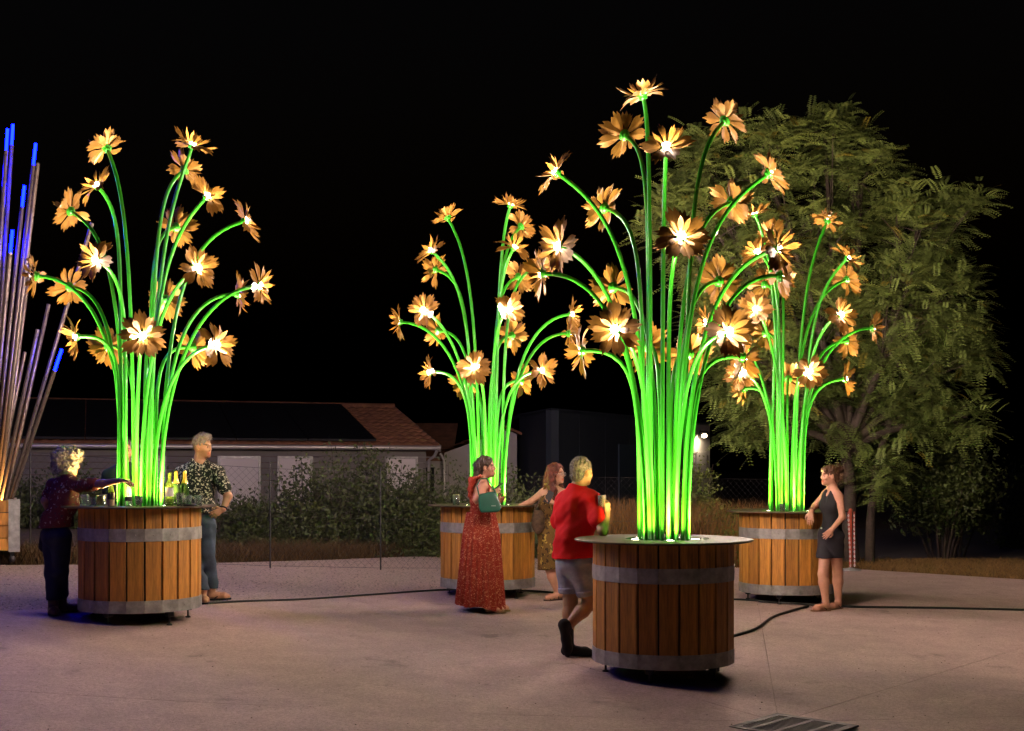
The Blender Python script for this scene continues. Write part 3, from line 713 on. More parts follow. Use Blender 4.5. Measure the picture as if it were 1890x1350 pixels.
# px, py of each flower in the photograph, its depth against the table (metres), elevation of its axis, azimuth where it does not simply point outwards
FL1 = [(263,620,-.62,2),(140,622,-.25,-8,205),(200,640,.52,0),(357,642,.5,0),(400,637,-.28,4,-32),
       (176,480,-.55,12),(366,495,-.58,14),(480,528,-.1,2,-12),(439,543,.45,5),(305,553,.6,5),(128,530,.42,8),(66,510,-.05,2),
       (130,390,.42,28),(178,343,-.3,40),(325,420,.5,18),(383,362,-.35,38),(453,408,.12,18),
       (197,274,.32,58),(355,268,-.12,72),(341,314,.4,38)]
FL2 = [(793,687,-.25,-5,205),(875,678,-.62,5),(1000,684,-.3,2,-38),(962,704,.45,0),(860,708,.5,0),
       (738,595,-.05,2),(781,573,-.5,10,240),(808,611,.45,5),(941,571,-.58,10),(945,620,.5,5),(1055,580,-.15,5,-15),(1050,616,.42,2),
       (796,463,-.3,38),(803,498,.42,18),(949,457,-.4,45),(957,511,.48,20),(998,492,.35,18),
       (826,402,.35,58),(942,379,-.15,72),(962,418,.4,40)]
FL3 = [(1135,608,-.62,4,-115),(1345,612,-.6,4,-62),(1073,648,.18,-2),(1372,660,.2,-4),(1195,640,.6,0),(1271,654,.58,0),
       (1030,455,-.42,8,222),(1000,506,.25,0),(1131,531,.6,8),(1327,520,.6,8),(1437,460,-.4,8,-35),(1440,510,.3,0),(1258,436,-.66,18),
       (1026,318,-.08,34),(1115,384,.55,20),(1350,374,.55,20),(1420,320,-.05,34),(1230,270,-.42,44),
       (1186,176,-.08,74),(1152,250,.42,30),(1338,223,.4,42)]
FL4 = [(1367,690,-.42,0,230),(1372,718,.3,-5),(1494,686,-.62,3),(1560,700,.02,5),(1455,700,.6,0),
       (1303,595,-.05,0),(1395,571,-.5,10,245),(1412,616,.45,5),(1553,581,-.5,10,-65),(1563,630,.35,5),(1611,606,-.02,2),
       (1397,465,-.3,25),(1411,526,.45,15),(1565,476,-.3,45),(1563,516,.4,20),(1440,512,.5,15),
       (1393,396,-.2,60),(1421,432,.4,38),(1527,408,.2,66)]
T1, T1x, T1g = bar_table(259, 12.1, FL1, .07, 'barrel bar table with lit metal flowers, crowded with bottles and glasses')
T2, T2x, T2g = bar_table(900, 15.2, FL2, .02, 'barrel bar table with lit metal flowers behind the woman in the long red dress')
T3, T3x, T3g = bar_table(1224, 10.2, FL3, .10, 'barrel bar table with lit metal flowers where the man in red rests his elbow')
T4, T4x, T4g = bar_table(1452, 15.3, FL4, .04, 'barrel bar table with lit metal flowers where the woman in shorts leans')

# ------------------------------------------------------------------ planter with light rods
RZ = .42
def reeds(loc, rods, label, d0):
    t = empty('light_rod_planter', loc, RZ, label, 'planter', 'planters with light rods')
    for k in range(4):
        z = .15+k*.155
        for s_ in (-1, 1):
            MB().box((0, s_*.44, z+.07), (.88, .03, .145)).build('plank', M['wood'], t); MB().box((s_*.44, 0, z+.07), (.03, .85, .145)).build('plank', M['wood'], t)
    for sx in (-1, 1):
        for sy in (-1, 1):
            c = MB(); c.box((sx*.40, sy*.459, .45), (.13, .008, .64)); c.box((sx*.459, sy*.40, .45), (.008, .122, .64)); c.build('corner_plate', M['zinc'], t)
            w = MB(); w.box((sx*.38, sy*.38, .115), (.05, .05, .07)); w.lathe([(.02, 0), (.04, .03), (.04, .05), (.02, .08)], 10, (sx*.38, sy*.38, 0)); w.build('foot', M['black'], t)
    MB().box((0, 0, .60), (.85, .85, .02)).build('soil', M['drum'], t)
    for b, tip, led in rods:
        r = .025; dv = (tip-b).normalized(); e = tip-dv*.27 if led else tip
        o = MB().tube([b, b.lerp(e, .5), e], r, 8).build('rod', M['rod'], t)
        if led: MB().tube([e, tip], .017, 8).build('light_tube', M['blue'], o)
    for a in range(3):
        L_ = bpy.data.lights.new('planter_uplight', 'SPOT'); L_.energy = 420; L_.color = (1, .45, .10); L_.spot_size = math.radians(50); L_.spot_blend = .8; L_.shadow_soft_size = .03
        lo = bpy.data.objects.new('planter_uplight', L_); COL.objects.link(lo); lo.parent = t; lo.location = (-.2+.25*a, -.36, .63); lo.rotation_euler = (PI-.12, -.12, 0)
    return t
g0 = G(36, 1048); base = g0-Matrix.Rotation(RZ, 3, 'Z') @ Vector((.46, -.46, 0)); dR = base.y; base.z = gz(base.x, dR)
def rod(bx, by, tx, ty, led, dy=0., d2=0.):
    Mi = Matrix.Rotation(-RZ, 3, 'Z'); b = P(bx, by, dR+dy)-base; b.z = .62; tp_ = P(tx, ty, dR+dy+d2)-base; return (Mi @ b, Mi @ tp_, led)
rods = [rod(14,960,114,645,1,-.15,-.3), rod(10,960,170,412,0,.1,.2), rod(6,960,90,562,0,0,.3), rod(-4,960,70,608,0,-.2,-.1), rod(-14,960,46,650,0,.2,.3),
        rod(-10,960,66,265,1,.05,0), rod(-5,960,70,302,0,-.1,-.2), rod(-22,960,24,230,1,.1,.3), rod(-30,960,14,238,1,-.1,0), rod(-18,960,45,343,1,.15,.1),
        rod(-26,960,23,425,1,-.2,-.3), rod(-32,960,2,430,1,.1,.1), rod(-2,960,55,486,0,.2,.3), rod(-40,960,-22,300,1,0,0), rod(-48,960,-60,380,1,0,.2), rod(-44,960,-40,520,0,0,0)]
reeds(base, rods, 'wooden planter of leaning rods tipped with blue light tubes, behind the woman in jeans', dR)
b2 = Vector((-5.6, 9.6, gz(-5.6, 9.6))); rods2 = []
for k in range(2):
    a = 2*PI*k/2; rods2.append((Vector((.25*math.cos(a), .25*math.sin(a), .62)), Vector((-.5+.45*math.cos(a), .2+.5*math.sin(a), random.uniform(1.7, 4.2))), 1))
reeds(b2, rods2, 'wooden planter of rods tipped with blue light tubes at the near edge of the yard', 9.6)

# ------------------------------------------------------------------ cables
def cable(label, pts, r=.012):
    q = [G(*p) for p in pts]; out = []
    for i in range(len(q)-1):
        a, b = q[max(i-1, 0)], q[i]; c, e = q[i+1], q[min(i+2, len(q)-1)]
        for u in np.linspace(0, 1, 9)[:-1]:
            p = .5*((2*b)+(-a+c)*u+(2*a-5*b+4*c-e)*u*u+(-a+3*b-3*c+e)*u**3); p.z = gz(p.x, p.y)+r; out.append(p)
    out.append(q[-1]+Vector((0, 0, r)))
    tag(MB().tube(out, r, 6).build('power_cable', M['cord']), label, 'cable', 'cables between the bar tables')
cable('thin black cable from the crowded bar table to the table of the woman in red', [(300,1122),(365,1117),(450,1112),(560,1108),(680,1100),(790,1092),(850,1090)])
cable('thin black cable from the table of the woman in red towards the nearest table', [(930,1092),(985,1093),(1060,1099),(1110,1103),(1240,1108)])
cable('thick black cable curving from the nearest table to the table of the woman in shorts', [(1290,1196),(1352,1177),(1395,1163),(1425,1142),(1460,1130),(1492,1121)], .014)
cable('black cable running straight out from under the table of the woman in shorts', [(1400,1112),(1480,1117),(1560,1122),(1700,1124),(1890,1128),(1990,1131)], .014)
cable('thin black cable lying behind the nearest table', [(1240,1108),(1350,1108),(1400,1111),(1440,1114)])

# ------------------------------------------------------------------ barrier post with plastic chain
def barrier():
    b = G(1570, 1053); t = empty('chain_post', b, 0, 'red barrier post with red and white plastic chain hanging beside it', 'post')
    MB().lathe([(.16, 0), (.16, .02), (.03, .04), (.03, .05)], 20).build('base', M['zinc'], t)
    MB().lathe([(.024, .03), (.024, .9), (.03, .905), (.03, .94), (.01, .955)], 12).build('pole', M['redpost'], t)
    lk = MB(); pts = [(.012*math.cos(a), 0, .024*math.sin(a)) for a in np.linspace(0, 2*PI, 11)]; lk.tube(pts, .0045, 5, False); lm = lk.mesh('chain_link'); lm.materials.append(M['chainwhite'])
    lm2 = lm.copy(); lm2.materials.clear(); lm2.materials.append(M['chainred'])
    n = 24
    for sgn in (-1, 1):
        for k in range(n):
            u = k/(n-1); link('chain_link', lm if k % 2 else lm2, None, t, (sgn*.045*(1-.3*u)+.02*u, -.03, .88-u*.8), (0, 0, PI/2*(k % 2)+.4))
barrier()

# ------------------------------------------------------------------ glasses and bottles
def thin_glass(name, col, refl=.9):
    m = bpy.data.materials.new(name); m.use_nodes = True; t = m.node_tree; t.nodes.remove(t.nodes['Principled BSDF']); N = t.nodes.new; L = t.links.new
    tr = N('ShaderNodeBsdfTransparent'); tr.inputs[0].default_value = (*col, 1); gl = N('ShaderNodeBsdfGlossy'); gl.inputs['Roughness'].default_value = .08; gl.inputs[0].default_value = (refl, refl, refl, 1)
    lw = N('ShaderNodeLayerWeight'); lw.inputs[0].default_value = .32; mx = N('ShaderNodeMixShader'); L(lw.outputs['Fresnel'], mx.inputs[0]); L(tr.outputs[0], mx.inputs[1]); L(gl.outputs[0], mx.inputs[2])
    df = N('ShaderNodeBsdfTranslucent'); df.inputs[0].default_value = (*col, 1); m2 = N('ShaderNodeMixShader'); m2.inputs[0].default_value = .07; L(mx.outputs[0], m2.inputs[1]); L(df.outputs[0], m2.inputs[2])
    L(m2.outputs[0], t.nodes['Material Output'].inputs[0]); return m
M['glass'] = thin_glass('clear glass', (.93, .96, .93))
M['gglass'] = thin_glass('green glass', (.55, .72, .30))
M['dglass'] = mat('dark green glass', (.02, .05, .015), .08, trans=.3, ior=1.5)
M['drink'] = mat('amber drink', (.60, .33, .05), .15)
M['label'] = mat('white paper label', (.8, .78, .72), .7); M['blabel'] = mat('dark paper label', (.03, .035, .03), .7); M['klabel'] = mat('kraft label', (.38, .27, .16), .7)
M['foil'] = mat('gold foil', (.8, .52, .12), .3, metal=.9)
def tumbler(nm, label, loc, h=.10, r=.036, drink=None, taper=.8):
    t = empty(nm, loc, 0, label, 'glass', 'drinking glasses on the bar tables')
    m = MB(); m.lathe([(.001, 0), (r*taper, 0), (r, h), (r-.002, h), (r*taper-.003, .008), (.001, .008)], 18, cap=False); m.build('bowl', M['glass'], t)
    if drink: m = MB(); m.lathe([(r*taper-.0035, .009), (r*taper+(r-r*taper)*drink-.004, h*drink)], 16); m.build('drink', M['drink'], t)
    return t
def bottle(nm, label, loc, prof, gm, lab=None, foil=None, lm=None, low=None):
    t = empty(nm, loc, 0, label, 'bottle'); m = MB(); m.lathe(prof, 20); m.build('body', gm, t)
    if lab: z0, z1, r = lab; q = MB(); q.lathe([(r, z0), (r, z1)], 20, cap=False); q.build('label', lm or M['label'], t)
    if low: z0, z1, r = low; q = MB(); q.lathe([(r, z0), (r, z1)], 20, cap=False); q.build('lower_label', M['klabel'], t)
    if foil: q = MB(); q.lathe(foil, 16); q.build('foil', M['foil'], t)
    return t
WINE = [(.001, 0), (.036, 0), (.038, .01), (.038, .18), (.03, .215), (.015, .245), (.014, .30), (.016, .302), (.016, .315)]
CHAMP = [(.001, 0), (.042, 0), (.044, .01), (.044, .15), (.036, .2), (.018, .25), (.015, .30), (.017, .31), (.015, .32)]
FOIL = [(.034, .212), (.0195, .252), (.0165, .30), (.019, .31), (.018, .325), (.008, .335)]
SMALL = [(.001, 0), (.03, 0), (.032, .008), (.032, .13), (.026, .16), (.013, .2), (.012, .235), (.015, .24), (.015, .25)]
def on(px, dy, d=12.1, T=(T1x, T1g)): x = (px-CX)/F*(d+dy); return (x, d+dy, T[1]+1.1003)
tumbler('glass', 'empty straight glass at the table edge beside the woman in jeans', on(157, -.12), .105, .04, taper=.9)
tumbler('glass', 'clear glass next to the amber drink', on(171, -.36), .09, .036, taper=.92)
tumbler('drink_glass', 'wide glass filled with amber drink', on(186, -.20), .10, .045, .9, .88)
tumbler('glass', 'small empty glass behind the small labelled bottle', on(191, .25), .1, .034)
tumbler('glass', 'green tinged glass standing in front of the flower stems', on(256, -.50), .1, .036)
tumbler('glass', 'tapered glass in front of the gold topped bottles', on(332, -.33), .125, .04, taper=.65)
tumbler('glass', 'flared glass beside the black saucer', on(347, -.12), .1, .042, taper=.6)
tumbler('glass', 'upright glass near the patterned shirt', on(366, -.24), .1, .038, taper=.9)
tumbler('glass', 'short glass beside the wine bottle', on(299, .38), .1, .035)
bottle('small_bottle', 'small clear green bottle with dark label and kraft band', on(205, -.42), SMALL, M['gglass'], (.07, .13, .0325), None, M['blabel'], (.005, .065, .0325))
bottle('wine_bottle', 'clear wine bottle with a bright white label', on(313, -.22), WINE, M['gglass'], (.09, .175, .0388))
bottle('champagne_bottle', 'gold foiled sparkling wine bottle next to the white labelled bottle', on(325, .12), CHAMP, M['dglass'], None, FOIL)
bottle('champagne_bottle', 'gold foiled dark bottle in front of the patterned shirt', on(341, .2), CHAMP, M['dglass'], None, FOIL)
bottle('held_bottle', 'clear bottle that the woman in jeans is reaching for', on(237, -.43), [(.001, 0), (.03, 0), (.031, .01), (.031, .15), (.024, .19), (.016, .22), (.016, .25)], M['glass'], (.05, .09, .0318), None, M['blabel'])
sd = MB(); sd.lathe([(.001, 0), (.05, 0), (.07, .018), (.067, .02), (.048, .006), (.001, .006)], 24, cap=False); tag(sd.build('saucer', M['black'], None, on(349, -.38)), 'flat black saucer among the glasses', 'saucer')
tumbler('glass', 'lone glass on the table behind the woman in red', on(842, -.25, 15.2, (T2x, T2g)), .125, .043, taper=.9)
tumbler('glass', 'small glass on the table of the woman in shorts', on(1444, -.42, 15.3, (T4x, T4g)), .09, .035)
# the cigarette like butt and crumbs on the nearest table
bt = MB(); bt.tube([(0, 0, .006), (.05, .01, .006)], .005, 8); tag(bt.build('cigarette_end', M['label'], None, (T3x+.31, 10.2-.12, T3g+1.1)), 'small white paper butt beside the stems on the nearest table', 'butt')

# ------------------------------------------------------------------ people: bodies and clothes grown from distance fields
def arr(v): return np.array([v[0], v[1], v[2]], np.float64)
class Field:
    def __init__(s, lo, hi, h):
        s.h = h; s.lo = np.array(lo, float); n = np.ceil((np.array(hi)-s.lo)/h).astype(int)+1
        s.n = n; s.f = np.full(n, .5, np.float32)
    def _sub(s, lo, hi):
        a = np.clip(np.floor((lo-s.lo)/s.h).astype(int), 0, s.n-1); b = np.clip(np.ceil((hi-s.lo)/s.h).astype(int)+1, 1, s.n)
        sl = tuple(slice(a[k], b[k]) for k in range(3))
        g = [(s.lo[k]+s.h*np.arange(a[k], b[k])).astype(np.float32) for k in range(3)]
        return sl, g[0][:, None, None], g[1][None, :, None], g[2][None, None, :]
    def _mix(s, sl, d, k, op):
        f = s.f[sl]
        if op == 'u':
            h = np.maximum(k-np.abs(f-d), 0)/k; s.f[sl] = np.minimum(f, d)-h*h*k*.25
        elif op == 's':
            d = -d; h = np.maximum(k-np.abs(f-d), 0)/k; s.f[sl] = np.maximum(f, d)+h*h*k*.25
    def cone(s, a, b, ra, rb, k=.02, op='u'):
        a, b = arr(a), arr(b); m = max(ra, rb)+k+3*s.h
        sl, X, Y, Z = s._sub(np.minimum(a, b)-m, np.maximum(a, b)+m); ba = b-a; l2 = max(ba @ ba, 1e-9)
        t = np.clip(((X-a[0])*ba[0]+(Y-a[1])*ba[1]+(Z-a[2])*ba[2])/l2, 0, 1)
        d = np.sqrt((X-a[0]-t*ba[0])**2+(Y-a[1]-t*ba[1])**2+(Z-a[2]-t*ba[2])**2)-(ra+(rb-ra)*t)
        s._mix(sl, d, k, op)
    def chain(s, pts, rads, k=.02, op='u'):
        for i in range(len(pts)-1): s.cone(pts[i], pts[i+1], rads[i], rads[i+1], k, op)
    def ell(s, c, r, fr=None, k=.03, op='u'):
        c = arr(c); m = max(r)+k+3*s.h; sl, X, Y, Z = s._sub(c-m, c+m)
        fr = fr or (Vector((1, 0, 0)), Vector((0, 1, 0)), Vector((0, 0, 1)))
        q = [((X-c[0])*e[0]+(Y-c[1])*e[1]+(Z-c[2])*e[2]) for e in fr]
        k0 = np.sqrt(sum((q[i]/r[i])**2 for i in range(3))); k1 = np.sqrt(sum((q[i]/r[i]**2)**2 for i in range(3)))
        s._mix(sl, k0*(k0-1)/np.maximum(k1, 1e-6), k, op)
    def clip(s, p, n):                                           # keep the side the normal points away from
        n = Vector(n).normalized(); p = arr(p)
        g = [s.lo[k]+s.h*np.arange(s.n[k]) for k in range(3)]
        d = (g[0][:, None, None]-p[0])*n.x+(g[1][None, :, None]-p[1])*n.y+(g[2][None, None, :]-p[2])*n.z
        s.f = np.maximum(s.f, d.astype(np.float32))
    def wrinkle(s, amp, fr, seed=0, stretch=(1, 1, 1)):
        r = np.random.default_rng(seed); g = [s.lo[k]+s.h*np.arange(s.n[k]) for k in range(3)]; acc = 0
        for q in range(5):
            v = r.normal(size=3)*np.array(stretch); v *= fr*r.uniform(.6, 1.5)/np.linalg.norm(v); ph = r.uniform(0, 6.28)
            w = r.normal(size=3)*fr*.4
            acc = acc+np.sin((g[0]*v[0])[:, None, None]+(g[1]*v[1])[None, :, None]+(g[2]*v[2])[None, None, :]+ph+.8*np.sin((g[0]*w[0])[:, None, None]+(g[1]*w[1])[None, :, None]+(g[2]*w[2])[None, None, :]))
        s.f = s.f+(acc*amp/2.5).astype(np.float32)
    def mesh(s, name):
        f = s.f; f[0] = f[-1] = .1; f[:, 0] = f[:, -1] = .1; f[:, :, 0] = f[:, :, -1] = .1
        ins = f < 0; c = np.zeros(s.n-1, np.uint8)
        for a in (0, 1):
            for b in (0, 1):
                for e in (0, 1): c += ins[a:s.n[0]-1+a, b:s.n[1]-1+b, e:s.n[2]-1+e]
        act = (c > 0) & (c < 8); ijk = np.argwhere(act); idx = np.full(act.shape, -1, np.int64); idx[act] = np.arange(len(ijk))
        acc = np.zeros((len(ijk), 3)); cnt = np.zeros(len(ijk)); cor = [(a, b, e) for a in (0, 1) for b in (0, 1) for e in (0, 1)]
        for p in cor:
            for q in cor:
                if sum(abs(p[i]-q[i]) for i in range(3)) == 1 and p < q:
                    fa = f[ijk[:, 0]+p[0], ijk[:, 1]+p[1], ijk[:, 2]+p[2]]; fb = f[ijk[:, 0]+q[0], ijk[:, 1]+q[1], ijk[:, 2]+q[2]]
                    m = (fa < 0) != (fb < 0); t = np.where(m, fa/np.where(m, fa-fb, 1), 0)
                    acc += (np.array(p)+t[:, None]*(np.array(q)-np.array(p)))*m[:, None]; cnt += m
        V = s.lo+s.h*(ijk+acc/cnt[:, None]); Q = []
        for ax in range(3):
            o1, o2 = (ax+1) % 3, (ax+2) % 3
            a = [slice(None)]*3; b = [slice(None)]*3; a[ax] = slice(0, -1); b[ax] = slice(1, None)
            A, B = ins[tuple(a)], ins[tuple(b)]; e = np.argwhere(A != B); fl = A[tuple(e.T)]
            def cell(d1, d2): w = e.copy(); w[:, o1] += d1; w[:, o2] += d2; return idx[tuple(w.T)]
            q = np.stack([cell(-1, -1), cell(0, -1), cell(0, 0), cell(-1, 0)], 1); q[~fl] = q[~fl][:, ::-1]; Q.append(q)
        Q = np.concatenate(Q); Q = Q[(Q >= 0).all(1)]
        # one smoothing pass
        e = np.concatenate([Q[:, [0, 1]], Q[:, [1, 2]], Q[:, [2, 3]], Q[:, [3, 0]]]); sm = np.zeros_like(V); nn = np.zeros(len(V))
        np.add.at(sm, e[:, 0], V[e[:, 1]]); np.add.at(nn, e[:, 0], 1); np.add.at(sm, e[:, 1], V[e[:, 0]]); np.add.at(nn, e[:, 1], 1)
        V = V*.5+.5*sm/np.maximum(nn, 1)[:, None]
        return fast_mesh(name, V, Q, True)

def skin_mat(name, col): return mat(name, col, .48, var=.08, vscale=25, tint=True, spec=.4, bump=.04, bscale=200)
def yawframe(yaw, pitch=0, roll=0):
    """yaw 0 faces right in the picture, -90 the camera, 90 away; returns right, forward, up"""
    a = math.radians(yaw); p = math.radians(pitch)
    fw = Vector((math.cos(a)*math.cos(p), math.sin(a)*math.cos(p), math.sin(p))); r = fw.cross(Vector((0, 0, 1))).normalized(); u = r.cross(fw)
    if roll: R = Matrix.Rotation(math.radians(roll), 3, fw); r = R @ r; u = R @ u
    return r, fw, u
def finger(fd, p, d, n, L, r, curl, k=.006):
    """three segments bending from direction d towards palm normal n"""
    pts = [p]; a = curl[0]
    for q, (fr, cu) in enumerate(zip((.45, .3, .25), curl)):
        a = sum(curl[:q+1]); v = d*math.cos(a)+n*math.sin(a); pts.append(pts[-1]+v*L*fr)
    fd.chain(pts, [r, r*.95, r*.88, r*.75], k)
def hand(fd, wrist, d, n, curl=(.3, .4, .3), thumb=1, sc=1., spread=.10, tcurl=.5):
    """palm from wrist along d; n = palm normal (fingers curl towards n); thumb = side (+1: d x n)"""
    d = Vector(d).normalized(); n = Vector(n); n = (n-d*n.dot(d)).normalized(); sd = d.cross(n)*thumb
    ks = []
    for q, (o, l) in enumerate(((.030, .088), (.011, .092), (-.009, .088), (-.028, .078))):
        kp = wrist+d*l*sc+sd*o*sc; ks.append(kp); fd.cone(wrist+d*.01*sc+sd*o*.55*sc, kp, .015*sc, .0115*sc, .012)
    for q, L in enumerate((.072, .08, .075, .058)):
        dd = (d+sd*spread*(1.3-q*.9)).normalized(); finger(fd, ks[q], dd, n, L*sc, .0088*sc, curl)
    tb = wrist+d*.025*sc+sd*.022*sc; t1 = tb+(d*.55+sd*.75+n*.25).normalized()*.042*sc; t2 = t1+(d*.8+sd*(.55-tcurl*.5)+n*tcurl).normalized()*.03*sc; t3 = t2+(d*.9+sd*(.2-tcurl*.5)+n*tcurl).normalized()*.026*sc
    fd.chain([tb, t1, t2, t3], [.015*sc, .012*sc, .010*sc, .008*sc], .008)
def head(fd, c, fr, neck, sc=1., jaw=1., nr=.052):
    r, f, u = fr; E = lambda x, y, z: c+r*x*sc+f*y*sc+u*z*sc
    fd.ell(E(0, -.012, .022), (.074*sc, .096*sc, .098*sc), fr, .02)
    fd.ell(E(0, .028, -.045), (.057*jaw*sc, .064*sc, .078*sc), fr, .03)
    fd.ell(E(0, .072, -.098), (.026*jaw*sc, .02*sc, .02*sc), fr, .022)
    fd.cone(E(-.03, .078, .018), E(.03, .078, .018), .012*sc, .012*sc, .014)
    fd.chain([E(0, .086, .008), E(0, .096, -.016), E(0, .103, -.030)], [.007*sc, .008*sc, .0095*sc], .012)
    for s_ in (-1, 1):
        fd.ell(E(s_*.010, .095, -.035), (.008*sc, .009*sc, .007*sc), fr, .006)
        fd.ell(E(s_*.032, .092, -.004), (.016*sc, .012*sc, .011*sc), fr, .010, 's')
        fd.ell(E(s_*.032, .079, -.004), (.0125*sc, .011*sc, .0095*sc), fr, .003)
        fd.ell(E(s_*.046, .055, -.032), (.02*sc, .02*sc, .018*sc), fr, .02)
        fd.ell(E(s_*.077, -.008, -.018), (.010*sc, .020*sc, .032*sc), fr, .008)
        fd.ell(E(s_*.086, .0, -.016), (.006*sc, .009*sc, .016*sc), fr, .004, 's')
    fd.ell(E(0, .086, -.066), (.024*sc, .012*sc, .0065*sc), fr, .007); fd.ell(E(0, .084, -.078), (.02*sc, .012*sc, .007*sc), fr, .007)
    fd.cone(E(0, -.018, -.06), neck, nr*sc, nr*1.08*sc, .03)
def face_col(me, c, fr, base, sc=1., lips=(1.15, .6, .55), beard=None, brow=(.25, .2, .18), zones=()):
    """tint of the skin: lips, brows, eyes, stubble"""
    V = np.empty(len(me.vertices)*3, np.float32); me.vertices.foreach_get('co', V); V = V.reshape(-1, 3); q = (V-np.array(c))/sc
    x = q @ np.array(fr[0]); y = q @ np.array(fr[1]); z = q @ np.array(fr[2]); col = np.ones((len(V), 3), np.float32)
    hd = (y > .03) & (z > -.14) & (z < .15) & (np.abs(x) < .1)
    def put(m, cc): col[m] = np.array(cc)
    if beard is not None:
        m = (z < -.045) & (z > -.135) & (y > .0) & (np.abs(x) < .09); put(m, beard)
    put(hd & (np.abs(x) < .026) & (z < -.058) & (z > -.086) & (y > .07), lips)
    put(hd & (np.abs(np.abs(x)-.034) < .02) & (z > .012) & (z < .024), brow)
    put(hd & (np.abs(np.abs(x)-.032) < .013) & (np.abs(z+.004) < .008) & (y > .06), (1.3, 1.35, 1.5))
    put(hd & (np.abs(np.abs(x)-.032) < .0065) & (np.abs(z+.004) < .008) & (y > .06), (.12, .1, .08))
    for m_, cc in zones: put(m_(V), cc)
    set_col(me, col)
def torso(fd, sh, fr, hip, g=0., w=1., dpt=1., waist=1., bust=0., k=.05, belly=0., lo=True):
    """sh = mid shoulders, hip = mid hips; g inflates"""
    r, f, u = fr; up = (sh-hip).normalized(); rr = r; ff = up.cross(rr)*-1 if False else rr.cross(up)*-1
    ff = (f-up*f.dot(up)).normalized(); fr2 = (rr, ff, up)
    fd.ell(sh-up*.13, (.175*w+g, .105*dpt+g, .155+g), fr2, k)
    fd.ell(sh-up*.26, (.150*w*waist+g, .100*dpt*(.5+.5*waist)+g, .15+g), fr2, k)
    fd.ell(hip+up*.10+ff*belly, (.145*w*waist+g, .100*dpt*(.5+.5*waist)+g+belly, .13+g), fr2, k)
    if lo: fd.ell(hip-up*.01-ff*.01, (.172*w+g, .115*dpt+g, .12+g), fr2, k)
    if bust:
        for s_ in (-1, 1): fd.ell(sh-up*.19+rr*s_*.075*w+ff*.07*dpt, (.065+g, .055*bust+g, .06+g), fr2, .04)
def bbox(pts, m): a = np.array([arr(p) for p in pts]); return a.min(0)-m, a.max(0)+m
def flat_shoe(fd, heel, toe, g=0., w=1., h=1.):
    """shoe or foot from heel to toe, both points on the sole line"""
    d = (toe-heel).normalized(); L = (toe-heel).length; u = Vector((0, 0, 1))
    fd.chain([heel+d*.035+u*.036*h, heel+d*L*.45+u*.034*h, heel+d*L*.72+u*.026*h, toe-d*.025+u*.02*h], [.034*w+g, .036*w+g, .040*w+g, .024*w+g], .03)
    sd = d.cross(u); fd.cone(heel+d*L*.68+sd*.02+u*.02*h, heel+d*L*.68-sd*.02+u*.02*h, .024+g, .024+g, .03)
def sole(name, heel, toe, m, parent, th=.018, w=.047):
    d = (toe-heel).normalized(); L = (toe-heel).length; sd = d.cross(Vector((0, 0, 1))).normalized(); V = []; pr = [(0, .5), (.04, .72), (.15, .8), (.4, .72), (.62, .95), (.75, 1), (.9, .8), (.98, .45), (1.0, .1)]
    pts = [heel+d*(L*(u*1.06-.03))+sd*w*v for u, v in pr]+[heel+d*(L*(u*1.06-.03))-sd*w*v for u, v in reversed(pr)]
    n = len(pts); V = [p+Vector((0, 0, .0)) for p in pts]+[p+Vector((0, 0, th)) for p in pts]
    return MB().add(V, [tuple(range(n-1, -1, -1)), tuple(range(n, 2*n))]+[(i, (i+1) % n, n+(i+1) % n, n+i) for i in range(n)]).build(name, m, parent)
def strands(c0, dirs, L, w, n, curl=0., droop=.0, seed=1, seg=5, inner=.0):
    """thin hair ribbons from points c0 along dirs"""
    r = np.random.default_rng(seed); V = []; Fc = []; b = 0
    for q in range(n):
        i = r.integers(len(c0)); p = np.array(c0[i], float); d = np.array(dirs[i], float)+r.normal(0, .25, 3); d /= np.linalg.norm(d)
        l = L*r.uniform(.6, 1.3); s = np.cross(d, r.normal(size=3)); s /= np.linalg.norm(s)+1e-9; t = np.cross(d, s); ph = r.uniform(0, 6.28)
        for k in range(seg):
            u = k/(seg-1); o = p+d*l*u+np.array([0, 0, -droop*l*u*u])+curl*(s*math.cos(ph+u*9)+t*math.sin(ph+u*9))*min(1, u*2)
            ww = w*(1-.8*u); V += [o-s*ww, o+s*ww]
        for k in range(seg-1): a = b+2*k; Fc.append((a, a+1, a+3, a+2))
        b += 2*seg
    return np.array(V), np.array(Fc)
def add_mesh(name, V, Fc, m, parent): return link(name, fast_mesh(name, V, Fc, True), m, parent)
def verts(me):
    V = np.empty(len(me.vertices)*3, np.float32); me.vertices.foreach_get('co', V); N = np.empty(len(me.vertices)*3, np.float32); me.vertices.foreach_get('normal', N); return V.reshape(-1, 3), N.reshape(-1, 3)

class Person:
    def __init__(s, label, d, px):
        s.d = d; x = (px-CX)/F*d; s.base = Vector((x, d, gz(x, d))); s.root = empty('person', s.base, 0, label, 'person')
    def j(s, px, py, dy=0.): return P(px, py, s.d+dy)-s.base
    def gnd(s, px, dy=0.):                                       # ground point under a picture column
        x = (px-CX)/F*(s.d+dy); return Vector((x, s.d+dy, gz(x, s.d+dy)))-s.base
    def add(s, name, fd, m): return link(name, fd.mesh(name), m, s.root)
V3 = Vector
HB = .006; HC = .008
M['jeans'] = mat('blue jeans', (.035, .055, .085), .85, var=.35, vscale=9, bump=.3, bscale=150)
M['jeansdark'] = mat('dark jeans', (.012, .018, .032), .85, var=.3, vscale=9, bump=.3, bscale=150)
M['leather'] = mat('brown leather', (.06, .03, .018), .5, var=.25); M['tan'] = mat('tan leather', (.22, .12, .06), .6)
M['blackcloth'] = mat('black cloth', (.006, .006, .007), .85, var=.2, vscale=12, bump=.25, bscale=120)

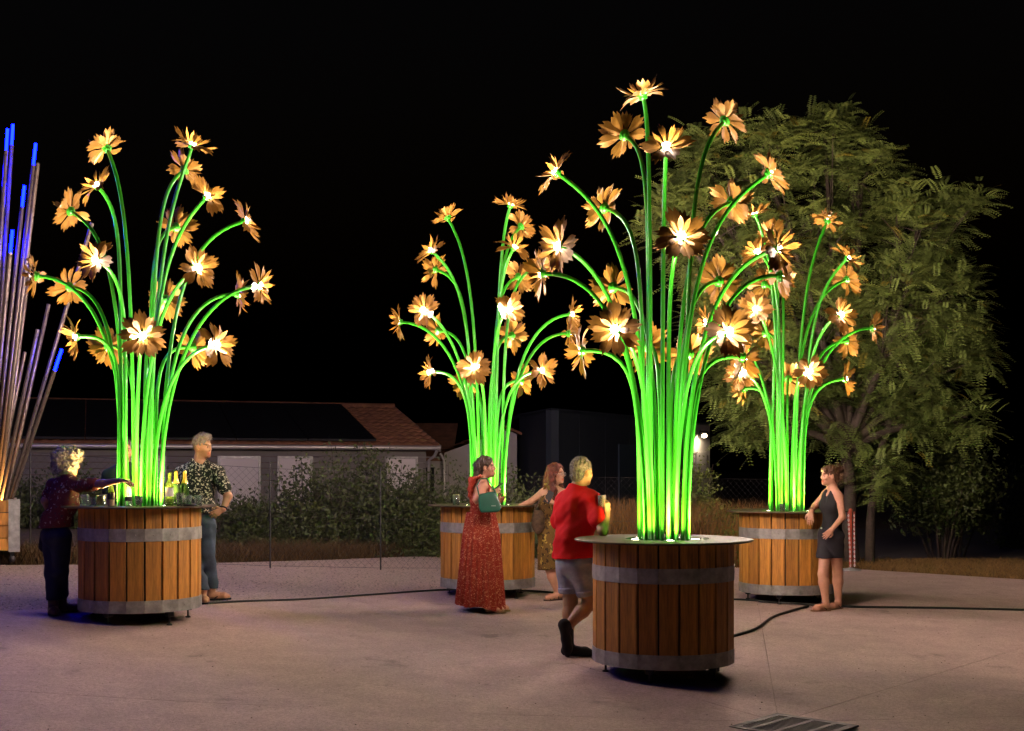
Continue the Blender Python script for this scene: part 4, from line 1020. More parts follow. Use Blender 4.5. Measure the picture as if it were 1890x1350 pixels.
# --- woman in jeans reaching over the crowded table (back half turned to us)
def woman_jeans():
    p = Person('woman in jeans and a floral blouse reaching across the crowded bar table', 12.0, 104); j = p.j; R = p.root
    fr = yawframe(38); sh = j(125, 893, .02); hip = j(103, 985, .05); hc = j(126, 855, .05); hf = yawframe(25, -8)
    sR, eR, wR = j(147, 896, -.20), j(190, 893, -.33), j(222, 887, -.42)       # reaching arm (nearer to us)
    sL, eL, wL = j(100, 895, .12), j(83, 925, .05), j(97, 960, .22)
    hl, hr = j(96, 990, .08), j(112, 990, -.03)
    ka, kb = j(98, 1055, .05), j(112, 1053, .03)
    aa, ab = j(98, 1108, .02), j(114, 1100, .14); ga, gb = p.gnd(98, -.02), p.gnd(116, .16)
    fd = Field(*bbox([hc+V3((0, 0, .15)), ga, wR, sL, eL, gb, j(250, 890, -.4)], .16), HB)
    torso(fd, sh, fr, hip, -.008, .93, .95)
    for a, b in ((sR, sh), (sL, sh)): fd.cone(b+V3((0, 0, .035)), a, .05, .048, .04)
    fd.chain([sR, eR, wR], [.048, .038, .025], .02); fd.chain([sL, eL, wL], [.046, .037, .026], .02)
    fd.chain([hl, ka, aa], [.085, .055, .038], .03); fd.chain([hr, kb, ab], [.085, .055, .038], .03)
    hand(fd, wR, V3((1, -.1, -.12)), V3((.15, -.2, -1)), (.35, .6, .5), 1, .95)
    hand(fd, wL, V3((.5, .3, -.8)), V3((.5, 1, .2)), (.3, .4, .3), 1, .9)
    head(fd, hc, hf, sh+V3((.01, 0, .05)), .98, .95, .048)
    b = p.add('body', fd, skin_mat('tanned skin', (.36, .19, .12))); face_col(b.data, hc, hf, 1)
    # blouse
    fd = Field(*bbox([sh+V3((0, 0, .12)), hip-V3((0, 0, .1)), sR, sL, j(172, 894, -.3)], .2), HC)
    torso(fd, sh, fr, hip+V3((0, 0, .02)), .016, .96, 1.0, bust=.6)
    for a, c in ((sR, sh), (sL, sh)): fd.cone(c+V3((0, 0, .03)), a, .062, .062, .05)
    fd.cone(sR, sR.lerp(eR, .62), .064, .066, .03); fd.cone(sL, sL.lerp(eL, .6), .062, .062, .03)
    fd.cone(hip+V3((0, 0, .1)), hip+V3((0, 0, .02)), .15, .165, .04)
    fd.wrinkle(.006, 34, 3); fd.clip(j(105, 974), V3((.05, 0, -1))); fd.ell(sh+V3((.012, .01, .085)), (.06, .06, .06), None, .01, 's')
    p.add('blouse', fd, cloth('floral blouse', (.15, .03, .026), (.46, .37, .27), 26, .30, .03, (.07, .04, .03)))
    # jeans
    fd = Field(*bbox([hip+V3((0, 0, .1)), aa, ab, hl, hr], .22), HC)
    torso_h = hip
    fd.ell(hip, (.168, .125, .13), fr, .04); fd.ell(hip-V3((-.01, .03, .05)), (.13, .12, .1), fr, .04)
    fd.chain([hl, ka, aa+V3((0, 0, .02))], [.102, .074, .063], .03); fd.chain([hr, kb, ab+V3((0, 0, .02))], [.102, .074, .063], .03)
    fd.wrinkle(.005, 38, 5, (1, 1, 2)); fd.clip(aa+V3((0, 0, .0)), V3((0, 0, -1))); fd.clip(hip+V3((0, 0, .075)), V3((0, 0, 1)))
    p.add('jeans', fd, M['jeansdark'])
    for a, g, hd in ((aa, ga, V3((.42, -.9, 0))), (ab, gb, V3((.75, .65, 0)))):
        hd.normalize(); heel = V3((a.x, a.y, g.z))-hd*.05; toe = heel+hd*.245
        fd = Field(*bbox([heel, toe, a+V3((0, 0, .12))], .09), HB); flat_shoe(fd, heel, toe, .006); fd.chain([heel+hd*.05+V3((0, 0, .04)), a+V3((0, 0, .04))], [.045, .05], .03); fd.clip(g+V3((0, 0, .001)), V3((0, 0, -1)))
        p.add('boot', fd, M['leather'])
    # grey curls
    hm = mat('grey curls', (.22, .20, .18), .55, var=.35, vscale=40, tint=False); fd = Field(*bbox([hc], .24), .006)
    E = lambda x, y, z: hc+hf[0]*x+hf[1]*y+hf[2]*z
    fd.ell(E(0, -.03, .045), (.112, .118, .105), hf, .02); fd.ell(E(0, -.06, -.035), (.098, .075, .085), hf, .05); fd.ell(E(0, .045, .095), (.085, .05, .04), hf, .03)
    for s_ in (-1, 1): fd.ell(E(s_*.085, -.01, -.02), (.035, .06, .075), hf, .03)
    fd.wrinkle(.016, 95, 2); fd.wrinkle(.010, 170, 8); fd.ell(E(0, .14, -.03), (.075, .09, .10), hf, .02, 's')
    o = p.add('hair', fd, hm); V, N = verts(o.data); V2, F2 = strands(V, N, .035, .0022, 1500, .012, .3, 3); add_mesh('curls', V2, F2, hm, o)
    # small dark bag behind the hip
    fd = Field(*bbox([j(84, 990, .1), j(84, 1015, .1)], .14), HC); fd.chain([j(84, 985, .1), j(84, 1008, .1)], [.05, .065], .02); p2 = fd.mesh('hip_bag')
    o = link('hip_bag', p2, M['blackcloth'], None, p.base); tag(o, 'small dark bag hanging at the hip of the woman in jeans', 'bag')
woman_jeans()

# --- man in the patterned shirt
def man_shirt():
    p = Person('man in a black and cream flower shirt standing with a hand on his hip', 13.55, 375); j = p.j; R = p.root
    fr = yawframe(-62); sh = j(368, 862, 0); hip = j(367, 960, .02); hc = j(374, 824, .0); hf = yawframe(-22, -3)
    sR, eR, wR = j(336, 872, .02), j(322, 915, -.05), j(345, 938, -.25)
    sL, eL, wL = j(402, 873, -.02), j(421, 916, -.03), j(412, 940, -.10)
    hl, hr = j(353, 968, .0), j(381, 968, .0); ka, kb = j(356, 1035, -.06), j(384, 1030, .0); aa, ab = j(375, 1088, -.10), j(390, 1086, .12)
    ga, gb = p.gnd(376, -.1), p.gnd(392, .14)
    fd = Field(*bbox([hc+V3((0, 0, .15)), ga, gb, eR, eL, wR], .16), HB)
    torso(fd, sh, fr, hip, -.008, 1.08, 1.05)
    for a in (sR, sL): fd.cone(sh+V3((0, 0, .035)), a, .055, .055, .04)
    fd.chain([sR, eR, wR], [.055, .045, .03], .02); fd.chain([sL, eL, wL], [.055, .045, .031], .02)
    fd.chain([hl, ka, aa], [.09, .06, .042], .03); fd.chain([hr, kb, ab], [.09, .06, .042], .03)
    hand(fd, wL, V3((-.75, -.25, -.45)), V3((-.3, .95, -.2)), (.25, .4, .3), -1, 1.02); hand(fd, wR, V3((.8, -.3, -.3)), V3((0, 0, -1)), (.3, .4, .3), 1)
    head(fd, hc, hf, sh+V3((0, -.01, .05)), 1.04, 1.12, .058)
    for a, g, hd in ((aa, ga, V3((.35, -.9, 0))), (ab, gb, V3((.92, .35, 0)))):
        hd.normalize(); heel = V3((a.x, a.y, g.z+.018))-hd*.05; toe = heel+hd*.26; flat_shoe(fd, heel, toe, .0, .95, .9); fd.cone(a, heel+hd*.05+V3((0, 0, .05)), .038, .036, .03)
    b = p.add('body', fd, skin_mat('sunburnt skin', (.40, .21, .115))); face_col(b.data, hc, hf, 1, 1.04, (.95, .6, .5), (.72, .68, .66), (.3, .27, .25))
    fd = Field(*bbox([sh+V3((0, 0, .12)), hip, sR, sL, eR, eL], .2), HC)
    torso(fd, sh, fr, hip+V3((0, 0, .02)), .018, 1.1, 1.08, belly=.015)
    for a, e in ((sR, eR), (sL, eL)): fd.cone(sh+V3((0, 0, .035)), a, .066, .07, .05); fd.cone(a, a.lerp(e, .66), .07, .078, .03)
    fd.cone(hip+V3((0, 0, .12)), hip+V3((0, 0, .03)), .165, .172, .04)
    fd.wrinkle(.007, 30, 11); fd.clip(j(370, 947), V3((.0, 0, -1)))
    r_, f_, u_ = fr; fd.ell(sh+V3((0, 0, .085))+f_*.03, (.062, .062, .07), None, .01, 's'); fd.cone(sh+f_*.13+V3((0, 0, .06)), sh+f_*.15-V3((0, 0, .13)), .06, .008, .008, 's')
    o = p.add('shirt', fd, cloth('flower shirt', (.014, .016, .013), (.58, .54, .40), 34, .36, .03))
    fd = Field(*bbox([sh], .2), HB)
    for s_ in (-1, 1): fd.chain([sh+V3((0, 0, .075))-f_*.05+r_*s_*.03, sh+V3((0, 0, .075))+r_*s_*.075, sh+V3((0, 0, .02))+f_*.10+r_*s_*.055], [.012, .016, .010], .01)
    link('collar', fd.mesh('collar'), o.data.materials[0], o)
    fd = Field(*bbox([hip+V3((0, 0, .1)), aa, ab, hl, hr], .2), HC)
    fd.ell(hip+V3((0, 0, .01)), (.178, .125, .12), fr, .04); fd.chain([hl, ka, aa], [.105, .078, .075], .03); fd.chain([hr, kb, ab], [.105, .076, .08], .03)
    fd.wrinkle(.007, 40, 6, (1, 1, 2)); fd.clip(aa+V3((0, 0, .0)), V3((-.12, 0, -1))); fd.clip(hip+V3((0, 0, .10)), V3((0, 0, 1)))
    p.add('jeans', fd, M['jeans'])
    hm = mat('short grey hair', (.17, .15, .13), .6, var=.4, vscale=45); fd = Field(*bbox([hc], .2), .005); E = lambda x, y, z: hc+hf[0]*x*1.04+hf[1]*y*1.04+hf[2]*z*1.04
    fd.ell(E(0, -.018, .035), (.081, .102, .098), hf, .02); fd.ell(E(0, .03, .10), (.062, .062, .035), hf, .03); fd.wrinkle(.005, 150, 4, (1, 1, 2.5))
    fd.ell(E(0, .118, -.03), (.08, .105, .105), hf, .01, 's'); fd.ell(E(0, .02, -.10), (.12, .13, .095), hf, .01, 's')
    o = p.add('hair', fd, hm); V, N = verts(o.data); V2, F2 = strands(V, N+np.array(hf[1])*.6, .022, .0016, 900, .002, .1, 5); add_mesh('hair_tufts', V2, F2, hm, o)
    nk = MB(); c0 = sh+V3((0, 0, .05))+f_*.03; nk.tube([c0+r_*(.075*math.cos(a))+f_*(.085*math.sin(a))-V3((0, 0, .045*max(0, math.sin(a)))) for a in np.linspace(0, 2*PI, 25)], .003, 5, False); nk.build('necklace', M['gutter'], R)
    wb = MB(); ax = (wL-eL).normalized(); q0 = wL-ax*.015; n1 = ax.orthogonal().normalized(); n2 = ax.cross(n1); wb.tube([q0+(n1*math.cos(a)+n2*math.sin(a))*.036 for a in np.linspace(0, 2*PI, 15)], .010, 6, False); wb.build('wristband', M['blackcloth'], R)
    for a, g, hd in ((aa, ga, V3((.35, -.9, 0))), (ab, gb, V3((.92, .35, 0)))):
        hd.normalize(); heel = V3((a.x, a.y, g.z))-hd*.05; toe = heel+hd*.26; so = sole('flip_flop', heel, toe, M['blackcloth'], R)
        sd = hd.cross(V3((0, 0, 1))); t0 = toe-hd*.06+V3((0, 0, .05)); sp = MB()
        for s_ in (-1, 1): sp.tube([t0-V3((0, 0, .02)), t0-hd*.05+sd*s_*.03+V3((0, 0, .018)), t0-hd*.12+sd*s_*.042-V3((0, 0, .028))], .006, 5)
        sp.build('strap', M['blackcloth'], so)
man_shirt()
# --- woman in the long red dress
def woman_red():
    p = Person('woman in a long rust red patterned dress with a green bag on her arm', 13.7, 890); j = p.j; R = p.root
    fr = yawframe(-8); sh = j(888, 890, 0); hip = j(889, 975, 0); hc = j(898, 862, .0); hf = yawframe(-6, 3)
    sR, eR, wR = j(892, 897, -.16), j(881, 922, -.24), j(905, 914, -.26)
    sL, eL, wL = j(890, 897, .16), j(897, 930, .20), j(917, 925, .1)
    ga = p.gnd(893, -.06); gb = p.gnd(902, .08)
    fd = Field(*bbox([hc+V3((0, 0, .15)), ga, gb, eR, eL, wR, j(925, 900, -.2)], .16), HB)
    torso(fd, sh, fr, hip, -.006, .93, .98, bust=.6)
    for a in (sR, sL): fd.cone(sh+V3((0, 0, .03)), a, .048, .05, .04)
    fd.chain([sR, eR, wR], [.055, .047, .028], .02); fd.chain([sL, eL, wL], [.052, .042, .026], .02)
    hand(fd, wR, V3((.75, .1, .5)), V3((.3, .8, .2)), (.3, .5, .4), 1, .95); hand(fd, wL, V3((.8, -.4, .2)), V3((.2, -.6, .3)), (.5, .6, .4), -1, .9)
    head(fd, hc, hf, sh+V3((.01, 0, .05)), .98, .98, .05)
    for g, o in ((ga, 0), (gb, 1)):
        heel = g+V3((.0, -.04, .016)); toe = heel+V3((.23, -.03, 0)); flat_shoe(fd, heel, toe, 0, .92, .9); fd.chain([heel+V3((.05, 0, .05)), j(891, 1050, -.05+.12*o), hip+V3((0, -.07+.14*o, 0))], [.036, .05, .08], .03)
    b = p.add('body', fd, skin_mat('warm skin', (.46, .22, .145))); face_col(b.data, hc, hf, 1, .98, (1.1, .55, .5), None, (.2, .16, .14))
    dm_ = cloth('rust red print', (.25, .028, .016), (.62, .30, .18), 46, .27, .03)
    fd = Field(*bbox([sh+V3((0, 0, .1)), hip, sR, sL], .22), HC); torso(fd, sh-V3((0, 0, .04)), fr, hip, .016, .95, 1.0, bust=.75, lo=False)
    r_, f_, u_ = fr; fd.clip(j(888, 912), V3((-.35, 0, 1)));
    for s_ in (-1, 1):                                              # frilled straps over the shoulders
        c = sh+r_*s_*.10; fd.chain([c-f_*.10-V3((0, 0, .14)), c-f_*.085+V3((0, 0, .02)), c+V3((0, 0, .06)), c+f_*.09-V3((0, 0, .08))], [.03, .036, .02, .02], .02)
    fd.wrinkle(.008, 70, 3, (1, 1, 1.5)); o = p.add('dress', fd, dm_)
    top, bot = j(888, 945).z, p.gnd(890).z+.045; V = []; Fc = []; nr, ns = 34, 120
    for k in range(nr):
        u = k/(nr-1); z = top+(bot-top)*u; cxl = j(888, 945).x*(1-u)+j(887, 1100).x*u; ra = .155+.075*u+.03*math.sin(min(1, u*3)*PI/2); rb = .15+.11*u+.03*math.sin(min(1, u*3)*PI/2)
        for i in range(ns):
            a = 2*PI*i/ns; rip = 1+(.03+.06*u)*math.sin(a*19+1.2*math.sin(a*3)+u*.6)+.03*u*math.sin(a*7+2+u)
            V.append((cxl+ra*rip*math.cos(a), rb*rip*math.sin(a), z+(.035*math.cos(a+2.6)-.012*math.sin(a*5))*u*u))
    for k in range(nr-1):
        for i in range(ns): q = (i+1) % ns; Fc.append((k*ns+i, (k+1)*ns+i, (k+1)*ns+q, k*ns+q))
    add_mesh('skirt', np.array(V), np.array(Fc), dm_, R)
    hm = mat('dark brown hair', (.035, .018, .011), .5, var=.4, vscale=30); fd = Field(*bbox([hc, hc-V3((.05, 0, .22))], .2), .006); E = lambda x, y, z: hc+hf[0]*x+hf[1]*y+hf[2]*z
    fd.ell(E(0, -.02, .035), (.082, .104, .096), hf, .02); fd.chain([E(0, -.07, -.01), E(0, -.085, -.10), E(0, -.105, -.20), E(0, -.125, -.27)], [.075, .062, .05, .028], .03); fd.ell(E(0, -.125, .03), (.03, .03, .022), hf, .02)
    fd.wrinkle(.004, 190, 4, (2.2, 2.2, .5)); fd.ell(E(0, .115, -.035), (.085, .105, .108), hf, .01, 's'); fd.ell(E(0, .045, -.13), (.12, .085, .09), hf, .02, 's')
    for s_ in (-1, 1): fd.ell(E(s_*.09, .005, -.02), (.03, .03, .035), hf, .01, 's')
    o = p.add('hair', fd, hm); V, N = verts(o.data); V2, F2 = strands(V, N*.35+np.array([-.5, 0, -1.0]), .06, .0014, 700, .003, .2, 5); add_mesh('hair_tips', V2, F2, hm, o)
    for g in (ga, gb):
        heel = g+V3((.0, -.04, 0)); toe = heel+V3((.235, -.03, 0)); so = sole('sandal', heel, toe, M['tan'], R, .016); sp = MB()
        for u in (.5, .68): c = heel.lerp(toe, u); sp.tube([c+V3((0, -.046, .015)), c+V3((.01, -.03, .055-.02*u)), c+V3((.01, .03, .055-.02*u)), c+V3((0, .046, .015))], .009, 6)
        sp.build('strap', M['tan'], so)
    # green shoulder bag hanging from the bent arm
    bg_ = mat('green leather', (.006, .075, .048), .35, var=.12, vscale=10); t = empty('handbag', p.base, 0, 'glossy green leather handbag hanging from the arm of the woman in red', 'bag')
    c0 = [j(883, 912, -.33), j(916, 907, -.33), j(926, 938, -.34), j(921, 945, -.34), j(888, 947, -.34), j(883, 938, -.34)]; dpt = [.07, .05, .11, .11, .12, .12]
    V = []
    for q, e in zip(c0, dpt): V += [q+V3((0, e*.35, 0)), q-V3((0, e*.5, 0))]
    n = len(c0); mb = MB(); mb.add(V, [tuple(range(0, 2*n, 2)), tuple(range(2*n-1, 0, -2))]+[(2*i, 2*i+1, 2*((i+1) % n)+1, 2*((i+1) % n)) for i in range(n)]); o = mb.build('pouch', bg_, t)
    mo = o.modifiers.new('b', 'BEVEL'); mo.width = .018; mo.segments = 3; ms = o.modifiers.new('s', 'SUBSURF'); ms.levels = 1; ms.render_levels = 1
    MB().tube([j(884, 914, -.33), j(880, 897, -.27), j(887, 884, -.18), j(899, 884, -.16), j(908, 896, -.24), j(914, 908, -.32)], .008, 6).build('strap', bg_, t)
    MB().box(j(911, 934, -.41), (.05, .003, .006)).build('emblem', M['gutter'], t)
    # dark phone edge in her hand
    o = MB().box((0, 0, 0), (.13, .012, .016)).build('phone', M['black'], None, p.base+j(919, 898, -.27), (0, -.6, 0)); tag(o, 'slim dark phone in the hand of the woman in red', 'phone')
woman_red()

# --- woman with long red hair leaning on the same table
def woman_hair():
    p = Person('woman with long red hair and glasses holding a phone in a brown floral dress', 14.85, 1022); j = p.j; R = p.root
    fr = yawframe(-50); sh = j(1018, 903, 0); hip = j(1018, 985, .02); hc = j(1027, 875, -.01); hf = yawframe(-28, 2)
    sR, eR, wR = j(1001, 910, .0), j(980, 926, -.02), j(960, 934, -.06)
    sL, eL, wL = j(1040, 910, -.05), j(1044, 938, -.15), j(1024, 929, -.25)
    hl, hr = j(1012, 990, -.04), j(1028, 990, .05); ka, kb = j(1015, 1050, -.05), j(1034, 1050, .02); aa, ab = j(1030, 1096, -.03), j(1040, 1092, .12); ga, gb = p.gnd(1032, -.03), p.gnd(1042, .14)
    fd = Field(*bbox([hc+V3((0, 0, .15)), ga, gb, wR, eL, sR], .18), HB); torso(fd, sh, fr, hip, -.006, .92, .95, bust=.6, waist=.86)
    for a in (sR, sL): fd.cone(sh+V3((0, 0, .03)), a, .045, .046, .04)
    fd.chain([sR, eR, wR], [.047, .038, .026], .02); fd.chain([sL, eL, wL], [.046, .037, .026], .02)
    fd.chain([hl, ka, ka.lerp(aa, .3), aa], [.08, .056, .058, .036], .03); fd.chain([hr, kb, kb.lerp(ab, .3), ab], [.08, .056, .058, .036], .03)
    hand(fd, wR, V3((-.85, -.25, -.12)), V3((-.05, -.1, -1)), (.2, .3, .3), -1, .98, .14); hand(fd, wL, V3((-.9, -.2, .25)), V3((0, -.5, .85)), (.35, .5, .3), 1, .95)
    head(fd, hc, hf, sh+V3((.01, -.01, .045)), .97, .95, .047)
    for a, g, hd in ((aa, ga, V3((-.85, -.5, 0))), (ab, gb, V3((.2, -.9, 0)))):
        hd.normalize(); heel = V3((a.x, a.y, g.z+.016))-hd*.05; toe = heel+hd*.235; flat_shoe(fd, heel, toe, .0, .92, .9); fd.cone(a, heel+hd*.05+V3((0, 0, .05)), .036, .034, .03)
    b = p.add('body', fd, skin_mat('freckled skin', (.48, .25, .16))); face_col(b.data, hc, hf, 1, .97, (1.0, .5, .45), None, (.35, .2, .14))
    dm_ = cloth('brown floral print', (.13, .075, .022), (.36, .26, .06), 17, .40, .06, (.05, .03, .014))
    fd = Field(*bbox([sh+V3((0, 0, .1)), j(1018, 1052), sR, sL], .24), HC); torso(fd, sh-V3((0, 0, .05)), fr, hip, .014, .93, 1.0, bust=.7, waist=.88)
    fd.chain([hip, j(1018, 1020), j(1018, 1055)], [.15, .155, .165], .05)
    r_, f_, u_ = fr; fd.clip(j(1018, 917), V3((0, .15, 1)))
    for s_ in (-1, 1): c = sh+r_*s_*.085; fd.chain([c+f_*.10-V3((0, 0, .14)), c+f_*.06+V3((0, 0, .02)), c+V3((0, 0, .055)), c-f_*.09-V3((0, 0, .1))], [.026, .016, .014, .018], .012)
    fd.wrinkle(.007, 38, 13, (1.5, 1.5, .5)); fd.clip(j(1018, 1050), V3((0.1, 0, -1))); p.add('dress', fd, dm_)
    hm = mat('auburn hair', (.085, .014, .006), .55, var=.45, vscale=30); fd = Field(*bbox([hc, hc-V3((0, 0, .3))], .22), .006); E = lambda x, y, z: hc+hf[0]*x+hf[1]*y+hf[2]*z
    fd.ell(E(0, -.018, .04), (.085, .105, .098), hf, .02)
    for s_ in (-1, 1): fd.chain([E(s_*.05, -.03, .02), E(s_*.085, -.03, -.09), E(s_*.10, .0, -.20), E(s_*.10, .02, -.30)], [.05, .045, .045, .022], .03)
    fd.chain([E(0, -.07, 0), E(0, -.09, -.12), E(0, -.10, -.26)], [.07, .075, .05], .03); fd.wrinkle(.006, 140, 9, (2, 2, .6))
    fd.ell(E(0, .115, -.035), (.068, .115, .12), hf, .012, 's'); fd.ell(E(0, .09, -.17), (.06, .11, .12), hf, .02, 's')
    o = p.add('hair', fd, hm); V, N = verts(o.data); V2, F2 = strands(V, N*.35+np.array([0, 0, -1.0]), .07, .0014, 1000, .006, .2, 5); add_mesh('hair_tips', V2, F2, hm, o)
    gs = MB()
    for s_ in (-1, 1): c = E(s_*.033, .098, -.006); gs.tube([c+hf[0]*.024*math.cos(a)+hf[2]*.02*math.sin(a) for a in np.linspace(0, 2*PI, 17)], .0018, 4, False); gs.tube([E(s_*.057, .097, -.004), E(s_*.08, .0, -.002)], .0018, 4)
    gs.tube([E(-.009, .1, -.004), E(.009, .1, -.004)], .0018, 4); gs.build('spectacles', M['gutter'], R)
    for a, g, hd in ((aa, ga, V3((-.85, -.5, 0))), (ab, gb, V3((.2, -.9, 0)))):
        hd.normalize(); heel = V3((a.x, a.y, g.z))-hd*.05; toe = heel+hd*.24; so = sole('sandal', heel, toe, M['leather'], R, .016); sd = hd.cross(V3((0, 0, 1))); sp = MB()
        for u, hgt in ((.28, .085), (.55, .06), (.75, .045)): c = heel.lerp(toe, u); sp.tube([c+sd*.043+V3((0, 0, .012)), c+sd*.03+V3((0, 0, hgt)), c-sd*.03+V3((0, 0, hgt)), c-sd*.043+V3((0, 0, .012))], .007, 6)
        sp.build('strap', M['leather'], so)
    o = MB().box((0, 0, 0), (.075, .010, .145)).build('phone', M['black'], None, p.base+j(1013, 918, -.29), (-.25, .42, -.3)); tag(o, 'dark phone held up by the woman with red hair', 'phone')
    bm_ = mat('brown woven bag', (.07, .04, .022), .8, var=.4, vscale=25, bump=.5, bscale=60); t = empty('shoulder_bag', p.base, 0, 'brown woven shoulder bag beside the woman with red hair', 'bag')
    fd = Field(*bbox([j(993, 935, -.1), j(993, 985, -.1)], .18), HC); fd.ell(j(993, 962, -.10), (.085, .06, .155), None, .02); fd.wrinkle(.006, 60, 4); fd.clip(j(993, 941), V3((0, 0, 1))); link('pouch', fd.mesh('pouch'), bm_, t)
    MB().tube([j(985, 945, -.1), j(1001, 915, -.06), j(1008, 897, -.02), j(1008, 905, .08), j(1000, 943, -.05)], .012, 6).build('strap', bm_, t)
woman_hair()

# --- man in the red T-shirt, seen from behind
def man_red():
    p = Person('man in a red T-shirt and denim shorts seen from behind holding a glass', 10.95, 1060); j = p.j; R = p.root
    fr = yawframe(50); sh = j(1066, 912, 0); hip = j(1060, 1030, .02); hc = j(1074, 870, .0); hf = yawframe(42, -2)
    sR, eR, wR = j(1094, 925, -.12), j(1113, 980, -.30), j(1120, 949, -.24)
    sL, eL, wL = j(1038, 928, .14), j(1034, 985, .16), j(1048, 1010, .32)
    hl, hr = j(1050, 1042, .06), j(1070, 1042, -.05); ka, kb = j(1053, 1112, .06), j(1090, 1112, .0); aa, ab = j(1049, 1178, .0), j(1046, 1158, -.12)
    ga, gb = p.gnd(1050, .0), p.gnd(1036, -.12)
    fd = Field(*bbox([hc+V3((0, 0, .15)), ga, gb, eR, sL, j(1130, 930, -.2)], .18), HB); torso(fd, sh, fr, hip, -.008, 1.08, 1.05)
    for a in (sR, sL): fd.cone(sh+V3((0, 0, .035)), a, .055, .055, .04)
    fd.chain([sR, eR, wR], [.055, .046, .03], .02); fd.chain([sL, eL, wL], [.055, .045, .03], .02)
    fd.chain([hl, ka, ka.lerp(aa, .33), aa], [.09, .062, .062, .04], .03); fd.chain([hr, kb, kb.lerp(ab, .33), ab], [.09, .062, .062, .04], .03)
    hand(fd, wR, V3((.05, .15, 1)), V3((-.75, .6, .1)), (.75, .8, .5), -1, 1.02, .08, .8); hand(fd, wL, V3((.5, .6, -.3)), V3((.5, -.3, .1)), (.3, .4, .3), 1)
    head(fd, hc, hf, sh+V3((0, .0, .05)), 1.03, 1.08, .058)
    b = p.add('body', fd, skin_mat('olive skin', (.38, .22, .12))); face_col(b.data, hc, hf, 1, 1.03)
    rm = mat('red cotton', (.56, .006, .008), .8, var=.1, vscale=10, bump=.25, bscale=160, spec=.2)
    fd = Field(*bbox([sh+V3((0, 0, .12)), hip, sR, sL, eR, eL], .2), HC); torso(fd, sh, fr, hip+V3((0, 0, .02)), .020, 1.1, 1.08)
    for a, e in ((sR, eR), (sL, eL)): fd.cone(sh+V3((0, 0, .035)), a, .066, .07, .05); fd.cone(a, a.lerp(e, .62), .068, .076, .03)
    fd.cone(hip+V3((0, 0, .15)), hip+V3((0, 0, .0)), .16, .17, .05); fd.wrinkle(.012, 28, 17, (1.4, 1.4, .6)); fd.wrinkle(.004, 70, 2); fd.clip(j(1060, 1030), V3((.06, 0, -1)))
    fd.ell(sh+V3((0, .01, .09)), (.066, .066, .06), None, .008, 's'); p.add('t_shirt', fd, rm)
    dm_ = mat('washed denim', (.30, .32, .35), .85, var=.25, vscale=8, bump=.35, bscale=140); fd = Field(*bbox([hip+V3((0, 0, .1)), ka, kb, hl, hr], .2), HC)
    fd.ell(hip-V3((0, 0, .01)), (.178, .132, .13), fr, .04); fd.ell(hip-fr[1]*.05-V3((0, 0, .06)), (.15, .1, .11), fr, .04)
    fd.chain([hl, ka], [.112, .094], .03); fd.chain([hr, kb], [.112, .094], .03); fd.wrinkle(.006, 36, 6); cz = j(1050, 1094); fd.clip(cz, V3((0, 0, -1))); fd.clip(hip+V3((0, 0, .1)), V3((0, 0, 1)))
    o = p.add('shorts', fd, dm_)
    for a, k_ in ((hl, ka), (hr, kb)):                                # rolled cuffs
        u = (a.z-cz.z)/(a.z-k_.z); c = a.lerp(k_, u); ax = (k_-a).normalized(); cf = Field(*bbox([c], .17), HC); cf.cone(c-ax*.035, c+ax*.008, .108, .103, .01); cf.cone(c-ax*.2, c+ax*.2, .07, .07, .005, 's'); cf.clip(c-ax*.04, -ax); cf.clip(c+ax*.012, ax); link('cuff', cf.mesh('cuff'), dm_, o)
    hm = mat('salt and pepper hair', (.035, .034, .033), .6, col2=(.17, .165, .155), vscale=70); fd = Field(*bbox([hc], .2), .005); E = lambda x, y, z: hc+hf[0]*x*1.03+hf[1]*y*1.03+hf[2]*z*1.03
    fd.ell(E(0, -.018, .032), (.081, .103, .097), hf, .02); fd.ell(E(0, -.06, -.04), (.066, .05, .06), hf, .03); fd.wrinkle(.003, 190, 4); fd.ell(E(0, .125, -.03), (.085, .105, .11), hf, .01, 's')
    for s_ in (-1, 1): fd.ell(E(s_*.085, .01, -.03), (.03, .04, .045), hf, .01, 's')
    o = p.add('hair', fd, hm); V, N = verts(o.data); V2, F2 = strands(V, N+np.array([0, 0, -.3]), .012, .0014, 1500, .001, .1, 5); add_mesh('hair_tufts', V2, F2, hm, o)
    # black high shoes: one flat, one on its toe
    hd = V3((.95, -.15, 0)).normalized(); heel = V3((aa.x, aa.y, ga.z))-hd*.06; toe = heel+hd*.29; fd = Field(*bbox([heel, toe, aa+V3((0, 0, .1))], .1), HB); flat_shoe(fd, heel, toe, .006, 1.02, 1.1); fd.cone(heel+hd*.06+V3((0, 0, .05)), aa+V3((0, 0, .06)), .05, .048, .03); fd.clip(ga+V3((0, 0, .001)), V3((0, 0, -1))); p.add('shoe', fd, M['blackcloth'])
    toe = gb+V3((.04, .02, .02)); heel = j(1033, 1156, -.16); d_ = (toe-heel).normalized(); fd = Field(*bbox([heel, toe, ab], .12), HB); n_ = V3((.9, .1, .3))
    fd.chain([heel+n_*.03, heel.lerp(toe, .5)+n_*.035, heel.lerp(toe, .8)+n_*.028, toe+n_*.015], [.038, .042, .042, .026], .03); fd.cone(heel+n_*.05, ab, .05, .048, .03); fd.clip(gb+V3((0, 0, .001)), V3((0, 0, -1))); p.add('shoe', fd, M['blackcloth'])
    q = p.base+j(1111, 936, -.25); t = tumbler('held_glass', 'glass of pale drink in the hand of the man in red', q, .10, .038, .75, .85)
man_red()

